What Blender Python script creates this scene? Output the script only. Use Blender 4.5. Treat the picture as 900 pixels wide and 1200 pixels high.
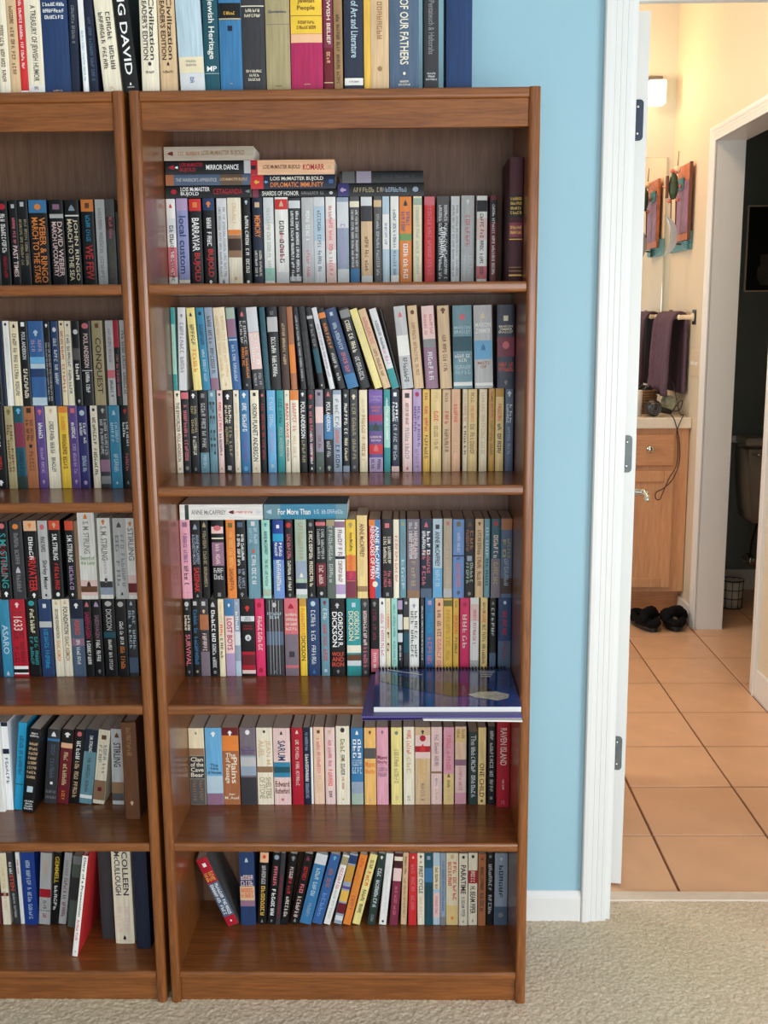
import bpy, bmesh, math, random
from mathutils import Matrix, Vector

# ------------------------------------------------------------------ camera, world, light, exposure
for o in list(bpy.data.objects):
    bpy.data.objects.remove(o, do_unlink=True)
S = bpy.context.scene
C = S.collection
rnd = random.Random(7)
PI = math.pi

cam_d = bpy.data.cameras.new('camera')
cam = bpy.data.objects.new('camera', cam_d)
C.objects.link(cam)
cam_d.sensor_fit = 'VERTICAL'
cam_d.sensor_height = 24.0
cam_d.lens = 1272.5 / 1200 * 24.0
cam_d.clip_start = 0.05
PITCH, YAW, ROLL = -0.1817, 0.0174, 0.0078
cam.matrix_world = (Matrix.Translation((0.5198, -2.1702, 1.5082)) @ Matrix.Rotation(YAW, 4, 'Z')
                    @ Matrix.Rotation(PITCH, 4, 'X') @ Matrix.Rotation(ROLL, 4, 'Y') @ Matrix.Rotation(PI/2, 4, 'X'))
S.camera = cam

world = bpy.data.worlds.new('sky')
S.world = world
world.use_nodes = True
bg = world.node_tree.nodes['Background']
bg.inputs[0].default_value = (0.62, 0.78, 1.0, 1)
bg.inputs[1].default_value = 1.2

def area(name, loc, direction, sx, sy, power, col):
    l = bpy.data.lights.new(name, 'AREA')
    l.shape = 'RECTANGLE'
    l.size, l.size_y = sx, sy
    l.energy = power
    l.color = col
    o = bpy.data.objects.new(name, l)
    C.objects.link(o)
    o.location = loc
    o.rotation_euler = Vector(direction).to_track_quat('-Z', 'Y').to_euler()
    return o
# daylight that comes in through the two windows (right-hand wall and the wall behind the camera)
area('daylight_side_window', (2.95, -2.5, 1.1), (-1, 0.1, -0.08), 2.1, 1.45, 80, (0.92, 0.965, 1.0))
area('daylight_rear_window', (0.9, -4.42, 1.1), (0, 1, -0.05), 2.4, 1.45, 66, (0.94, 0.975, 1.0))
# added to brighten the bathroom: daylight through an assumed, unseen window on its left
area('added_bathroom_daylight', (-0.76, 1.9, 1.75), (1, 0, -0.1), 1.3, 1.0, 30, (1.0, 0.95, 0.86))

S.view_settings.view_transform = 'Standard'
S.view_settings.look = 'None'
S.view_settings.gamma = 1
S.view_settings.use_curve_mapping = False
S.view_settings.exposure = 0.0

# ------------------------------------------------------------------ materials
def lin(c):
    return tuple((v/12.92 if v <= 0.04045 else ((v+0.055)/1.055)**2.4) for v in c)
def rgb(r, g, b):
    return lin((r/255, g/255, b/255)) + (1,)
def mul(c, k):
    return (min(1, c[0]*k), min(1, c[1]*k), min(1, c[2]*k), 1)

def newmat(name):
    m = bpy.data.materials.new(name)
    m.use_nodes = True
    nt = m.node_tree
    return m, nt, nt.nodes['Principled BSDF']

def mat(name, col, rough=0.5, metal=0.0, var=0.06, scale=30.0, bump=0.0, bscale=None, stretch=(1,1,1), emit=None, coat=0.0, spec=0.5):
    """procedural: base colour broken up by noise, optional noise bump"""
    m, nt, p = newmat(name)
    tc = nt.nodes.new('ShaderNodeTexCoord')
    mp = nt.nodes.new('ShaderNodeMapping')
    mp.inputs['Scale'].default_value = stretch
    nt.links.new(tc.outputs['Object'], mp.inputs['Vector'])
    nz = nt.nodes.new('ShaderNodeTexNoise')
    nz.inputs['Scale'].default_value = scale
    nz.inputs['Detail'].default_value = 3
    nt.links.new(mp.outputs[0], nz.inputs['Vector'])
    cr = nt.nodes.new('ShaderNodeValToRGB')
    cr.color_ramp.elements[0].position = 0.3
    cr.color_ramp.elements[1].position = 0.7
    cr.color_ramp.elements[0].color = mul(col, 1-var)
    cr.color_ramp.elements[1].color = mul(col, 1+var)
    nt.links.new(nz.outputs['Fac'], cr.inputs[0])
    nt.links.new(cr.outputs[0], p.inputs['Base Color'])
    p.inputs['Roughness'].default_value = rough
    p.inputs['Metallic'].default_value = metal
    p.inputs['Specular IOR Level'].default_value = spec
    if coat:
        p.inputs['Coat Weight'].default_value = coat
        p.inputs['Coat Roughness'].default_value = 0.12
    if bump:
        b = nt.nodes.new('ShaderNodeBump')
        b.inputs['Strength'].default_value = bump
        b.inputs['Distance'].default_value = 0.004
        n2 = nt.nodes.new('ShaderNodeTexNoise')
        n2.inputs['Scale'].default_value = bscale or scale*3
        n2.inputs['Detail'].default_value = 2
        nt.links.new(mp.outputs[0], n2.inputs['Vector'])
        nt.links.new(n2.outputs['Fac'], b.inputs['Height'])
        nt.links.new(b.outputs[0], p.inputs['Normal'])
    if emit:
        p.inputs['Emission Color'].default_value = emit[0]
        p.inputs['Emission Strength'].default_value = emit[1]
    return m

def wood(name, dark, light, axis, scale=14.0, rough=0.28, coat=0.25, fine=0.5, spec=0.5):
    """wood grain running along the given axis (0, 1 or 2)"""
    m, nt, p = newmat(name)
    tc = nt.nodes.new('ShaderNodeTexCoord')
    mp = nt.nodes.new('ShaderNodeMapping')
    s = [9.0, 9.0, 9.0]
    s[axis] = 0.55
    mp.inputs['Scale'].default_value = s
    nt.links.new(tc.outputs['Object'], mp.inputs['Vector'])
    n1 = nt.nodes.new('ShaderNodeTexNoise')
    n1.inputs['Scale'].default_value = scale*0.35
    n1.inputs['Detail'].default_value = 6
    n1.inputs['Roughness'].default_value = 0.62
    n1.inputs['Distortion'].default_value = 0.6
    nt.links.new(mp.outputs[0], n1.inputs['Vector'])
    n2 = nt.nodes.new('ShaderNodeTexNoise')
    n2.inputs['Scale'].default_value = scale*2.2
    n2.inputs['Detail'].default_value = 3
    nt.links.new(mp.outputs[0], n2.inputs['Vector'])
    mx = nt.nodes.new('ShaderNodeMix')
    mx.inputs[0].default_value = fine
    nt.links.new(n1.outputs['Fac'], mx.inputs[2])
    nt.links.new(n2.outputs['Fac'], mx.inputs[3])
    cr = nt.nodes.new('ShaderNodeValToRGB')
    cr.color_ramp.elements[0].position = 0.33
    cr.color_ramp.elements[1].position = 0.66
    cr.color_ramp.elements[0].color = dark
    cr.color_ramp.elements[1].color = light
    nt.links.new(mx.outputs[0], cr.inputs[0])
    nt.links.new(cr.outputs[0], p.inputs['Base Color'])
    p.inputs['Roughness'].default_value = rough
    p.inputs['Specular IOR Level'].default_value = spec
    p.inputs['Coat Weight'].default_value = coat
    p.inputs['Coat Roughness'].default_value = 0.1
    return m

M = {}
M['blue_wall'] = mat('pale_blue_paint', rgb(156, 197, 213), 0.6, var=0.012, scale=4, bump=0.06, bscale=260)
M['white_paint'] = mat('white_gloss_paint', rgb(232, 232, 230), 0.35, var=0.01, scale=6)
M['ceiling'] = mat('ceiling_white', rgb(230, 227, 220), 0.8, var=0.01)
M['room_wall'] = mat('room_wall_paint', rgb(172, 192, 198), 0.7, var=0.01)
M['bath_wall'] = mat('bath_wall_paint', rgb(224, 210, 186), 0.6, var=0.015, scale=3)
M['bath_back'] = mat('bath_back_paint', rgb(206, 208, 196), 0.6, var=0.015, scale=3)
M['dark_wall'] = mat('dark_green_paint', rgb(116, 124, 117), 0.6, var=0.02, scale=3)
M['grout'] = mat('tile_grout', rgb(132, 92, 64), 0.9, var=0.1, scale=60)
M['tile'] = mat('terracotta_tile', rgb(214, 172, 136), 0.38, var=0.055, scale=9, bump=0.04, bscale=40)
M['threshold'] = mat('threshold_stone', rgb(222, 206, 188), 0.4, var=0.05, scale=30)
WD, WL = rgb(102, 56, 25), rgb(152, 91, 44)
M['wood_x'] = wood('bookcase_wood_along_x', WD, WL, 0)
M['wood_z'] = wood('bookcase_wood_along_z', WD, WL, 2)
M['wood_back'] = wood('bookcase_back_veneer', rgb(98, 68, 48), rgb(132, 96, 72), 2, rough=0.5, coat=0.0)
M['maple_z'] = wood('maple_along_z', rgb(196, 138, 96), rgb(222, 168, 122), 2, rough=0.4, coat=0.1, scale=8)
M['maple_x'] = wood('maple_along_x', rgb(190, 130, 90), rgb(216, 160, 114), 0, rough=0.4, coat=0.1, scale=8)
M['steel'] = mat('brushed_steel', rgb(128, 130, 130), 0.35, 1.0, var=0.05, scale=50)
M['darksteel'] = mat('dark_bronze_metal', rgb(70, 78, 92), 0.4, 0.8, var=0.08, scale=50)
M['hinge_metal'] = mat('brushed_hinge_metal', rgb(112, 118, 120), 0.5, 0.5, var=0.12, scale=60)
M['chrome'] = mat('polished_chrome', rgb(215, 215, 212), 0.12, 1.0, var=0.02)
M['pages'] = mat('book_page_edges', rgb(246, 240, 228), 0.85, var=0.08, scale=6, stretch=(160, 160, 2))
M['pages_flat'] = mat('paper_sheets', rgb(226, 224, 220), 0.8, var=0.05, scale=6, stretch=(2, 2, 300))

# carpet: beige loop pile
def carpet_mat():
    m, nt, p = newmat('beige_carpet')
    tc = nt.nodes.new('ShaderNodeTexCoord')
    n1 = nt.nodes.new('ShaderNodeTexNoise'); n1.inputs['Scale'].default_value = 190; n1.inputs['Detail'].default_value = 3
    n2 = nt.nodes.new('ShaderNodeTexNoise'); n2.inputs['Scale'].default_value = 2.2; n2.inputs['Detail'].default_value = 2
    v = nt.nodes.new('ShaderNodeTexVoronoi'); v.inputs['Scale'].default_value = 120
    for n in (n1, n2, v): nt.links.new(tc.outputs['Object'], n.inputs['Vector'])
    cr = nt.nodes.new('ShaderNodeValToRGB')
    cr.color_ramp.elements[0].position = 0.25; cr.color_ramp.elements[0].color = rgb(204, 184, 156)
    cr.color_ramp.elements[1].position = 0.75; cr.color_ramp.elements[1].color = rgb(240, 224, 200)
    nt.links.new(n1.outputs['Fac'], cr.inputs[0])
    mx = nt.nodes.new('ShaderNodeMix'); mx.data_type = 'RGBA'; mx.blend_type = 'MULTIPLY'; mx.inputs[0].default_value = 0.12
    nt.links.new(cr.outputs[0], mx.inputs[6]); nt.links.new(n2.outputs['Color'], mx.inputs[7])
    nt.links.new(mx.outputs[2], p.inputs['Base Color'])
    p.inputs['Roughness'].default_value = 1.0
    p.inputs['Specular IOR Level'].default_value = 0.1
    b = nt.nodes.new('ShaderNodeBump'); b.inputs['Strength'].default_value = 0.35; b.inputs['Distance'].default_value = 0.004
    nt.links.new(v.outputs['Distance'], b.inputs['Height'])
    nt.links.new(b.outputs[0], p.inputs['Normal'])
    return m
M['carpet'] = carpet_mat()

# ------------------------------------------------------------------ mesh helpers
class MB:
    """collects faces for one mesh object"""
    def __init__(s): s.v = []; s.f = []; s.m = []; s.sm = []
    def add(s, verts, faces, mi=0, smooth=False):
        n = len(s.v)
        s.v += [tuple(x) for x in verts]
        s.f += [tuple(i+n for i in f) for f in faces]
        s.m += [mi]*len(faces)
        s.sm += [smooth]*len(faces)
        return s
    def box(s, x0, x1, y0, y1, z0, z1, mi=0, bev=0.0):
        if bev <= 0:
            v = [(x0,y0,z0),(x1,y0,z0),(x1,y1,z0),(x0,y1,z0),(x0,y0,z1),(x1,y0,z1),(x1,y1,z1),(x0,y1,z1)]
            f = [(0,3,2,1),(4,5,6,7),(0,1,5,4),(1,2,6,5),(2,3,7,6),(3,0,4,7)]
            return s.add(v, f, mi)
        bm = bmesh.new()
        bmesh.ops.create_cube(bm, size=1, matrix=Matrix.Translation(((x0+x1)/2,(y0+y1)/2,(z0+z1)/2)) @ Matrix.Diagonal((x1-x0,y1-y0,z1-z0,1)))
        bmesh.ops.bevel(bm, geom=bm.edges[:], offset=bev, segments=2, profile=0.5, affect='EDGES')
        return s.bm(bm, mi)
    def bm(s, bm, mi=0, smooth=False):
        bm.verts.index_update()
        s.add([v.co for v in bm.verts], [[v.index for v in f.verts] for f in bm.faces], mi, smooth)
        bm.free()
        return s
    def tube(s, pts, r, seg=8, mi=0, caps=True, closed=False):
        pts = [Vector(p) for p in pts]
        n = len(pts)
        rr = r if isinstance(r, (list, tuple)) else [r]*n
        rings = []
        up = None
        for i, p in enumerate(pts):
            a = pts[i-1] if (i > 0 or closed) else p
            b = pts[(i+1) % n] if (i < n-1 or closed) else p
            d = (b-a).normalized()
            if up is None:
                up = Vector((0,0,1)) if abs(d.z) < 0.9 else Vector((1,0,0))
            x = d.cross(up).normalized()
            up = x.cross(d).normalized()
            rings.append([p + (x*math.cos(2*PI*k/seg) + up*math.sin(2*PI*k/seg))*rr[i] for k in range(seg)])
        v = [q for ring in rings for q in ring]
        f = []
        for i in range(n if closed else n-1):
            j = (i+1) % n
            for k in range(seg):
                f.append((i*seg+k, i*seg+(k+1) % seg, j*seg+(k+1) % seg, j*seg+k))
        if caps and not closed:
            f.append(tuple(range(seg-1, -1, -1)))
            f.append(tuple((n-1)*seg+k for k in range(seg)))
        return s.add(v, f, mi, True)
    def lathe(s, prof, seg=24, center=(0,0,0), axis='Z', mi=0, sx=1.0, sy=1.0):
        v = []; f = []
        for (r, h) in prof:
            for k in range(seg):
                a = 2*PI*k/seg
                x, y, z = r*math.cos(a)*sx, r*math.sin(a)*sy, h
                if axis == 'Y': x, y, z = x, h, y
                if axis == 'X': x, y, z = h, x, y
                v.append((x+center[0], y+center[1], z+center[2]))
        n = len(prof)
        for i in range(n-1):
            for k in range(seg):
                f.append((i*seg+k, i*seg+(k+1) % seg, (i+1)*seg+(k+1) % seg, (i+1)*seg+k))
        f.append(tuple(range(seg-1, -1, -1)))
        f.append(tuple((n-1)*seg+k for k in range(seg)))
        return s.add(v, f, mi, True)
    def prism(s, poly, d0, d1, plane='XZ', mi=0):
        """polygon in a plane, extruded along the third axis"""
        n = len(poly)
        def P(a, b, d):
            return {'XZ': (a, d, b), 'XY': (a, b, d), 'YZ': (d, a, b)}[plane]
        v = [P(a, b, d0) for a, b in poly] + [P(a, b, d1) for a, b in poly]
        f = [tuple(range(n)), tuple(range(2*n-1, n-1, -1))]
        for i in range(n):
            j = (i+1) % n
            f.append((i, i+n, j+n, j))
        return s.add(v, f, mi)
    def mesh(s, name, mats):
        me = bpy.data.meshes.new(name)
        me.from_pydata(s.v, [], s.f)
        for x in (mats if isinstance(mats, (list, tuple)) else [mats]):
            me.materials.append(M[x] if isinstance(x, str) else x)
        me.polygons.foreach_set('material_index', s.m)
        me.polygons.foreach_set('use_smooth', s.sm)
        me.update()
        return me
    def fix(s):
        bm = bmesh.new()
        vs = [bm.verts.new(v) for v in s.v]
        for f, mi, sm in zip(s.f, s.m, s.sm):
            try:
                fc = bm.faces.new([vs[i] for i in f]); fc.material_index = mi; fc.smooth = sm
            except ValueError: pass
        bmesh.ops.recalc_face_normals(bm, faces=bm.faces[:])
        bm.verts.index_update()
        s.v = [tuple(v.co) for v in bm.verts]
        s.f = [tuple(v.index for v in f.verts) for f in bm.faces]
        s.m = [f.material_index for f in bm.faces]
        s.sm = [f.smooth for f in bm.faces]
        bm.free()
        return s
    def build(s, name, mats, parent=None, fix=True):
        if fix: s.fix()
        o = bpy.data.objects.new(name, s.mesh(name, mats))
        C.objects.link(o)
        if parent is not None:
            o.parent = parent
        return o

def place(o, at):
    """move the object's origin to a point without moving its mesh"""
    at = Vector(at)
    o.data.transform(Matrix.Translation(-at))
    o.location = at
    return o
def tag(o, label, cat, group=None):
    o['label'] = label; o['category'] = cat
    if group: o['group'] = group
    return o
def struct(o, label=None):
    o['kind'] = 'structure'
    if label: o['label'] = label
    return o
def empty(name, loc, label=None, cat=None, group=None, rot=(0,0,0)):
    o = bpy.data.objects.new(name, None)
    o.empty_display_size = 0.02
    C.objects.link(o)
    o.location = loc
    o.rotation_euler = rot
    if label: tag(o, label, cat, group)
    return o
def part(mb, name, mats, root):
    """mesh given in world coordinates, parented to a root without rotation"""
    o = mb.build(name, mats)
    o.data.transform(Matrix.Translation(-Vector(root.location)))
    o.parent = root
    return o

# ------------------------------------------------------------------ the rooms
YW = 0.345            # face of the wall the bookcases stand against
YB = 0.46             # its bathroom side
CEIL = 3.1
XL, XR, YR = -3.2, 3.0, -4.5
DX0, DX1, DZ = 1.036, 1.80, 2.190     # doorway to the bathroom
BX0, BX1, BY1 = -0.8, 1.920, 3.66     # bathroom
TX0, TX1, TY0 = 2.036, 3.25, 1.3      # toilet room
TDY0, TDY1, TDZ = 2.02, 2.875, 2.245  # doorway to the toilet room

WZ0, WZ1 = 0.34, 1.86              # sill and head of the windows
# carpet floor of the room: fine grid with uneven pile near the camera's view
fl = MB().box(XL, XR, YR, YB-0.03, -0.05, -0.002).build('floor', 'carpet')
struct(fl, 'beige carpet on the floor of the room')
def carpet_pile():
    x0, x1, y0, y1, st = -0.95, 1.9, -0.62, YB-0.031, 0.0046
    nx, ny = int((x1-x0)/st), int((y1-y0)/st)
    v = []; f = []
    r = random.Random(3)
    for j in range(ny+1):
        for i in range(nx+1):
            edge = i in (0, nx) or j in (0, ny)
            v.append((x0+(x1-x0)*i/nx + (0 if edge else r.uniform(-.0016, .0016)), y0+(y1-y0)*j/ny + (0 if edge else r.uniform(-.0016, .0016)), -0.0015 if edge else r.uniform(0.0008, .0034)))
    for j in range(ny):
        for i in range(nx):
            a = j*(nx+1)+i
            f.append((a, a+1, a+nx+2, a+nx+1))
    o = MB().add(v, f, 0, True).build('carpet_pile', 'carpet', fl, fix=False)
    o['kind'] = 'stuff'
    return o
carpet_pile()

# wall with the bathroom doorway
wb = MB()
wb.box(XL, DX0-0.014, YW, YB, 0, CEIL)
wb.box(DX1+0.014, XR+0.3, YW, YB, 0, CEIL)
wb.box(DX0-0.014, DX1+0.014, YW, YB, DZ+0.014, CEIL)
struct(wb.build('wall_back', 'blue_wall'), 'pale blue wall behind the bookcases')
# other walls of the room, with window openings
w = MB()
w.box(XR, XR+0.12, YR, -3.6, 0, CEIL).box(XR, XR+0.12, -1.4, YW, 0, CEIL).box(XR, XR+0.12, -3.6, -1.4, 0, WZ0).box(XR, XR+0.12, -3.6, -1.4, WZ1, CEIL)
struct(w.build('wall_right', 'room_wall'))
w = MB()
w.box(XL, -0.4, YR-0.12, YR, 0, CEIL).box(2.2, XR+0.12, YR-0.12, YR, 0, CEIL).box(-0.4, 2.2, YR-0.12, YR, 0, WZ0).box(-0.4, 2.2, YR-0.12, YR, WZ1, CEIL)
struct(w.build('wall_front', 'room_wall'))
struct(MB().box(XL-0.12, XL, YR-0.12, YB, 0, CEIL).build('wall_left', 'room_wall'))
struct(MB().box(XL-0.12, XR+0.42, YR-0.12, BY1+0.12, CEIL, CEIL+0.08).build('ceiling', 'ceiling'))
def window(name, horizontal, a0, a1, at):
    m = MB()
    z0, z1 = WZ0, WZ1
    def bar(p0, p1, q0, q1):
        if horizontal: m.box(p0, p1, at-0.09, at-0.03, q0, q1, 0)
        else: m.box(at+0.03, at+0.09, p0, p1, q0, q1, 0)
    bar(a0, a0+0.05, z0, z1); bar(a1-0.05, a1, z0, z1); bar(a0+0.05, a1-0.05, z0, z0+0.05); bar(a0+0.05, a1-0.05, z1-0.05, z1)
    c = (a0+a1)/2
    bar(c-0.025, c+0.025, z0+0.05, z1-0.05)
    struct(m.build(name, 'white_paint'), 'white window frame')
window('window_1', False, -3.6, -1.4, XR)
window('window_2', True, -0.4, 2.2, YR)

# baseboard and the fluted door casing
def sweep(profile, path, plane):
    """profile of (outward offset, thickness) swept along a mitred U-shaped path"""
    m = MB(); rings = []
    n = len(path)
    for i, (a, b) in enumerate(path):
        oa = -1 if i in (0, 1) else 1
        ob = 1 if i in (1, 2) else 0
        rings.append([plane(a+oa*o*1.0, b+ob*o, t) for o, t in profile])
    k = len(profile)
    v = [p for r_ in rings for p in r_]
    f = []
    for i in range(n-1):
        for j in range(k-1):
            f.append((i*k+j, i*k+j+1, (i+1)*k+j+1, (i+1)*k+j))
    f.append(tuple(range(k))); f.append(tuple((n-1)*k+j for j in range(k)))
    m.add(v, f)
    return m
CAS = [(0, 0), (0, .009), (.003, .0105), (.011, .0112), (.0125, .0102), (.014, .0115), (.024, .0128), (.0255, .0117), (.027, .0133), (.037, .0148),
       (.0385, .0138), (.040, .0155), (.050, .0175), (.059, .0178), (.062, .015), (.062, 0)]
cas = sweep(CAS, [(DX0-.012, 0), (DX0-.012, DZ), (DX1+.012, DZ), (DX1+.012, 0)], lambda a, b, t: (a, YW-t, b))
struct(cas.build('trim_1', 'white_paint'), 'white fluted door casing around the bathroom doorway')
j = MB()
j.box(DX0-.0135, DX0, YW-.002, YB, 0, DZ+.0135).box(DX1, DX1+.0135, YW-.002, YB, 0, DZ+.0135).box(DX0, DX1, YW-.002, YB, DZ, DZ+.0135)
j.box(DX0, DX0+.011, YW+.05, YB-.04, 0, DZ).box(DX1-.011, DX1, YW+.05, YB-.04, 0, DZ).box(DX0+.011, DX1-.011, YW+.05, YB-.04, DZ-.011, DZ)
struct(j.build('trim_2', 'white_paint'), 'white jamb lining the bathroom doorway')
BBP = [(0, 0), (.012, 0), (.012, .062), (.0105, .070), (.007, .076), (.004, .080), (0, .080)]
def baseboard(name, x0, x1, y):
    m = MB()
    m.add([(x, y-t, z) for x in (x0, x1) for t, z in BBP], [tuple(range(7)), tuple(range(13, 6, -1))] + [(i, (i+1) % 7, 7+(i+1) % 7, 7+i) for i in range(7)])
    return struct(m.build(name, 'white_paint'), 'low white baseboard')
baseboard('baseboard_back', XL, DX0-.012-.0625, YW)

# threshold strip
th = MB().box(DX0+.001, DX1-.001, 0.425, 0.468, -0.004, 0.007, 0, 0.002).build('trim_3', 'threshold')
struct(th, 'pale stone threshold between carpet and tiles')

# bathroom floor: every tile is a piece
bf = MB().box(BX0, TX1, 0.43, BY1+.05, -0.05, -0.0035).build('floor_bathroom', 'grout')
struct(bf, 'square terracotta tiles on the bathroom floor')
T = 0.3302
tm = MB().box(0.0036, T-0.0036, 0.0036, T-0.0036, -0.006, 0.0018, 0, 0.002).fix().mesh('tile', 'tile')
tmats = [mat('terracotta_tile_%d' % i, rgb(224+d, 177+d, 140+d*0.8), 0.36, var=0.055, scale=7+i, bump=0.04, bscale=40) for i, d in enumerate((-4, -1, 2, 4))]
tms = []
for m_ in tmats:
    c = tm.copy(); c.materials.clear(); c.materials.append(m_); tms.append(c)
TXO, TYO = 1.245, 0.7873
for i in range(-1, 7):
    for k in range(-1, 9):
        x, y = TXO+(i-1)*T, TYO+k*T
        if x > TX1-.05 or y > BY1-.03: continue
        o = bpy.data.objects.new('tile', rnd.choice(tms))
        if k == -1:      # cut tile against the threshold
            c = rnd.choice(tms).copy()
            for v in c.vertices:
                if v.co.y < T/2: v.co.y += 0.4705-y-0.0036
            o.data = c
        C.objects.link(o)
        o.location = (x, y, 0)
        o.parent = bf

# bathroom walls
struct(MB().box(BX0, TX1, BY1, BY1+.12, 0, CEIL).build('wall_bathroom_far', 'bath_back'), 'pale wall with mirror at the end of the bathroom')
w = MB()
w.box(BX0-.12, BX0, YB, 1.2, 0, CEIL).box(BX0-.12, BX0, 2.6, BY1, 0, CEIL).box(BX0-.12, BX0, 1.2, 2.6, 0, 1.2).box(BX0-.12, BX0, 1.2, 2.6, 2.3, CEIL)
struct(w.build('wall_bathroom_left', 'bath_wall'))
w = MB()
w.box(BX0-.09, BX0-.04, 1.2, 1.25, 1.2, 2.3).box(BX0-.09, BX0-.04, 2.55, 2.6, 1.2, 2.3).box(BX0-.09, BX0-.04, 1.25, 2.55, 1.2, 1.25).box(BX0-.09, BX0-.04, 1.25, 2.55, 2.25, 2.3)
struct(w.build('added_window', 'white_paint'))  # frame of the unseen window, added for more daylight in the bathroom
w = MB()
w.box(BX1, TX0, YB, TDY0-.012, 0, CEIL).box(BX1, TX0, TDY1+.012, BY1, 0, CEIL).box(BX1, TX0, TDY0-.012, TDY1+.012, TDZ+.012, CEIL)
struct(w.build('wall_bathroom_right', 'bath_wall'), 'cream wall with the doorway to the toilet room')
w = MB()
w.box(TX0, TX1, TY0-.1, TY0, 0, CEIL).box(TX1, TX1+.1, TY0-.1, BY1, 0, CEIL)
w.box(TX0, TX0+.006, TY0, TDY0-.065, 0, CEIL).box(TX0, TX1, BY1-.006, BY1, 0, CEIL)
struct(w.build('wall_toilet_room', 'dark_wall'), 'dark green wall of the toilet room')
cas2 = sweep(CAS, [(TDY0, 0), (TDY0, TDZ), (TDY1, TDZ), (TDY1, 0)], lambda a, b, t: (BX1-t, a, b))
struct(cas2.build('trim_4', 'white_paint'), 'white casing around the toilet room doorway')
j = MB()
j.box(BX1-.002, TX0+.012, TDY0-.012, TDY0, 0, TDZ+.012).box(BX1-.002, TX0+.012, TDY1, TDY1+.012, 0, TDZ+.012).box(BX1-.002, TX0+.012, TDY0, TDY1, TDZ, TDZ+.012)
struct(j.build('trim_5', 'white_paint'), 'white jamb of the toilet room doorway')
m = MB().box(TX0+.012, TX1, BY1-.02, BY1-.006, 0, 0.11)
struct(m.build('baseboard_toilet_room', 'white_paint'))
m = MB().box(BX1-.012, BX1, YB, TDY0-.0625, 0, 0.11, 0).box(BX1-.012, BX1, TDY1+.0625, 3.18, 0, 0.09)
struct(m.build('baseboard_bathroom', 'white_paint'))

# ------------------------------------------------------------------ open bathroom door, seen on its hinge edge
DA = math.radians(10.2)     # how far it stands short of square to the wall
door = empty('door_1', (1.0955, 0.500, 0), rot=(0, 0, -DA))
struct(door, 'white bathroom door standing open, seen on its edge')
# local: +Y along the door leaf away from the hinges, -X thickness
dm = MB().box(-.040, 0, 0, .74, .009, DZ-.004, 0, .0015)
o = dm.build('leaf', 'white_paint', door)
for z0, z1 in ((.12, .62), (.72, 1.20), (1.30, 2.02)):
    for y0, y1 in ((.10, .33), (.41, .64)):
        p_ = MB()
        p_.box(-.0005, .004, y0, y1, z0, z1, 0, .002)
        p_.build('panel', 'white_paint', door)
for zc, mt in ((1.946, 'darksteel'), (1.16, 'hinge_metal'), (.377, 'hinge_metal')):
    pl = MB()
    pts = []
    x0, x1, z0, z1, r = -.039, -.009, zc-.046, zc+.046, .009
    pts = [(x0, z0), (x1-r, z0)] + [(x1-r+r*math.sin(a), z0+r-r*math.cos(a)) for a in (.4, .8, 1.2)] + [(x1, z0+r), (x1, z1-r)] + \
          [(x1-r+r*math.cos(a), z1-r+r*math.sin(a)) for a in (.4, .8, 1.2)] + [(x1-r, z1), (x0, z1)]
    pl.prism(pts, -.0025, .001)
    h = pl.build('hinge', mt, door)
    for dz, dx in ((-.03, -.022), (0, -.029), (.03, -.022)):
        s_ = MB().lathe([(.0036, 0), (.0036, -.0012), (.002, -.0022)], 10, (dx, -.0025, zc+dz), 'Y')
        s_.build('screw', 'chrome', h)
    k = MB().tube([(-.043, -.004, z0), (-.043, -.004, z1)], .0055, 8)
    k.build('knuckle', mt, h)
hd = MB()
hd.lathe([(.031, 0), (.031, .007), (.024, .010), (.013, .012), (.011, .045)], 20, (0, .68, .955), 'X')
hd.tube([(.040, .68, .955), (.050, .675, .955), (.056, .66, .955), (.058, .62, .953), (.058, .575, .949)], [.010, .0105, .0105, .009, .008], 10)
hd.build('lever_handle', 'chrome', door)
hd = MB()
hd.lathe([(.011, -.045), (.013, -.012), (.024, -.010), (.031, -.007), (.031, 0)], 20, (-.04, .68, .955), 'X')
hd.tube([(-.080, .68, .955), (-.090, .675, .955), (-.096, .66, .955), (-.098, .575, .949)], .0095, 10)
hd.build('lever_handle', 'chrome', door)

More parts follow.
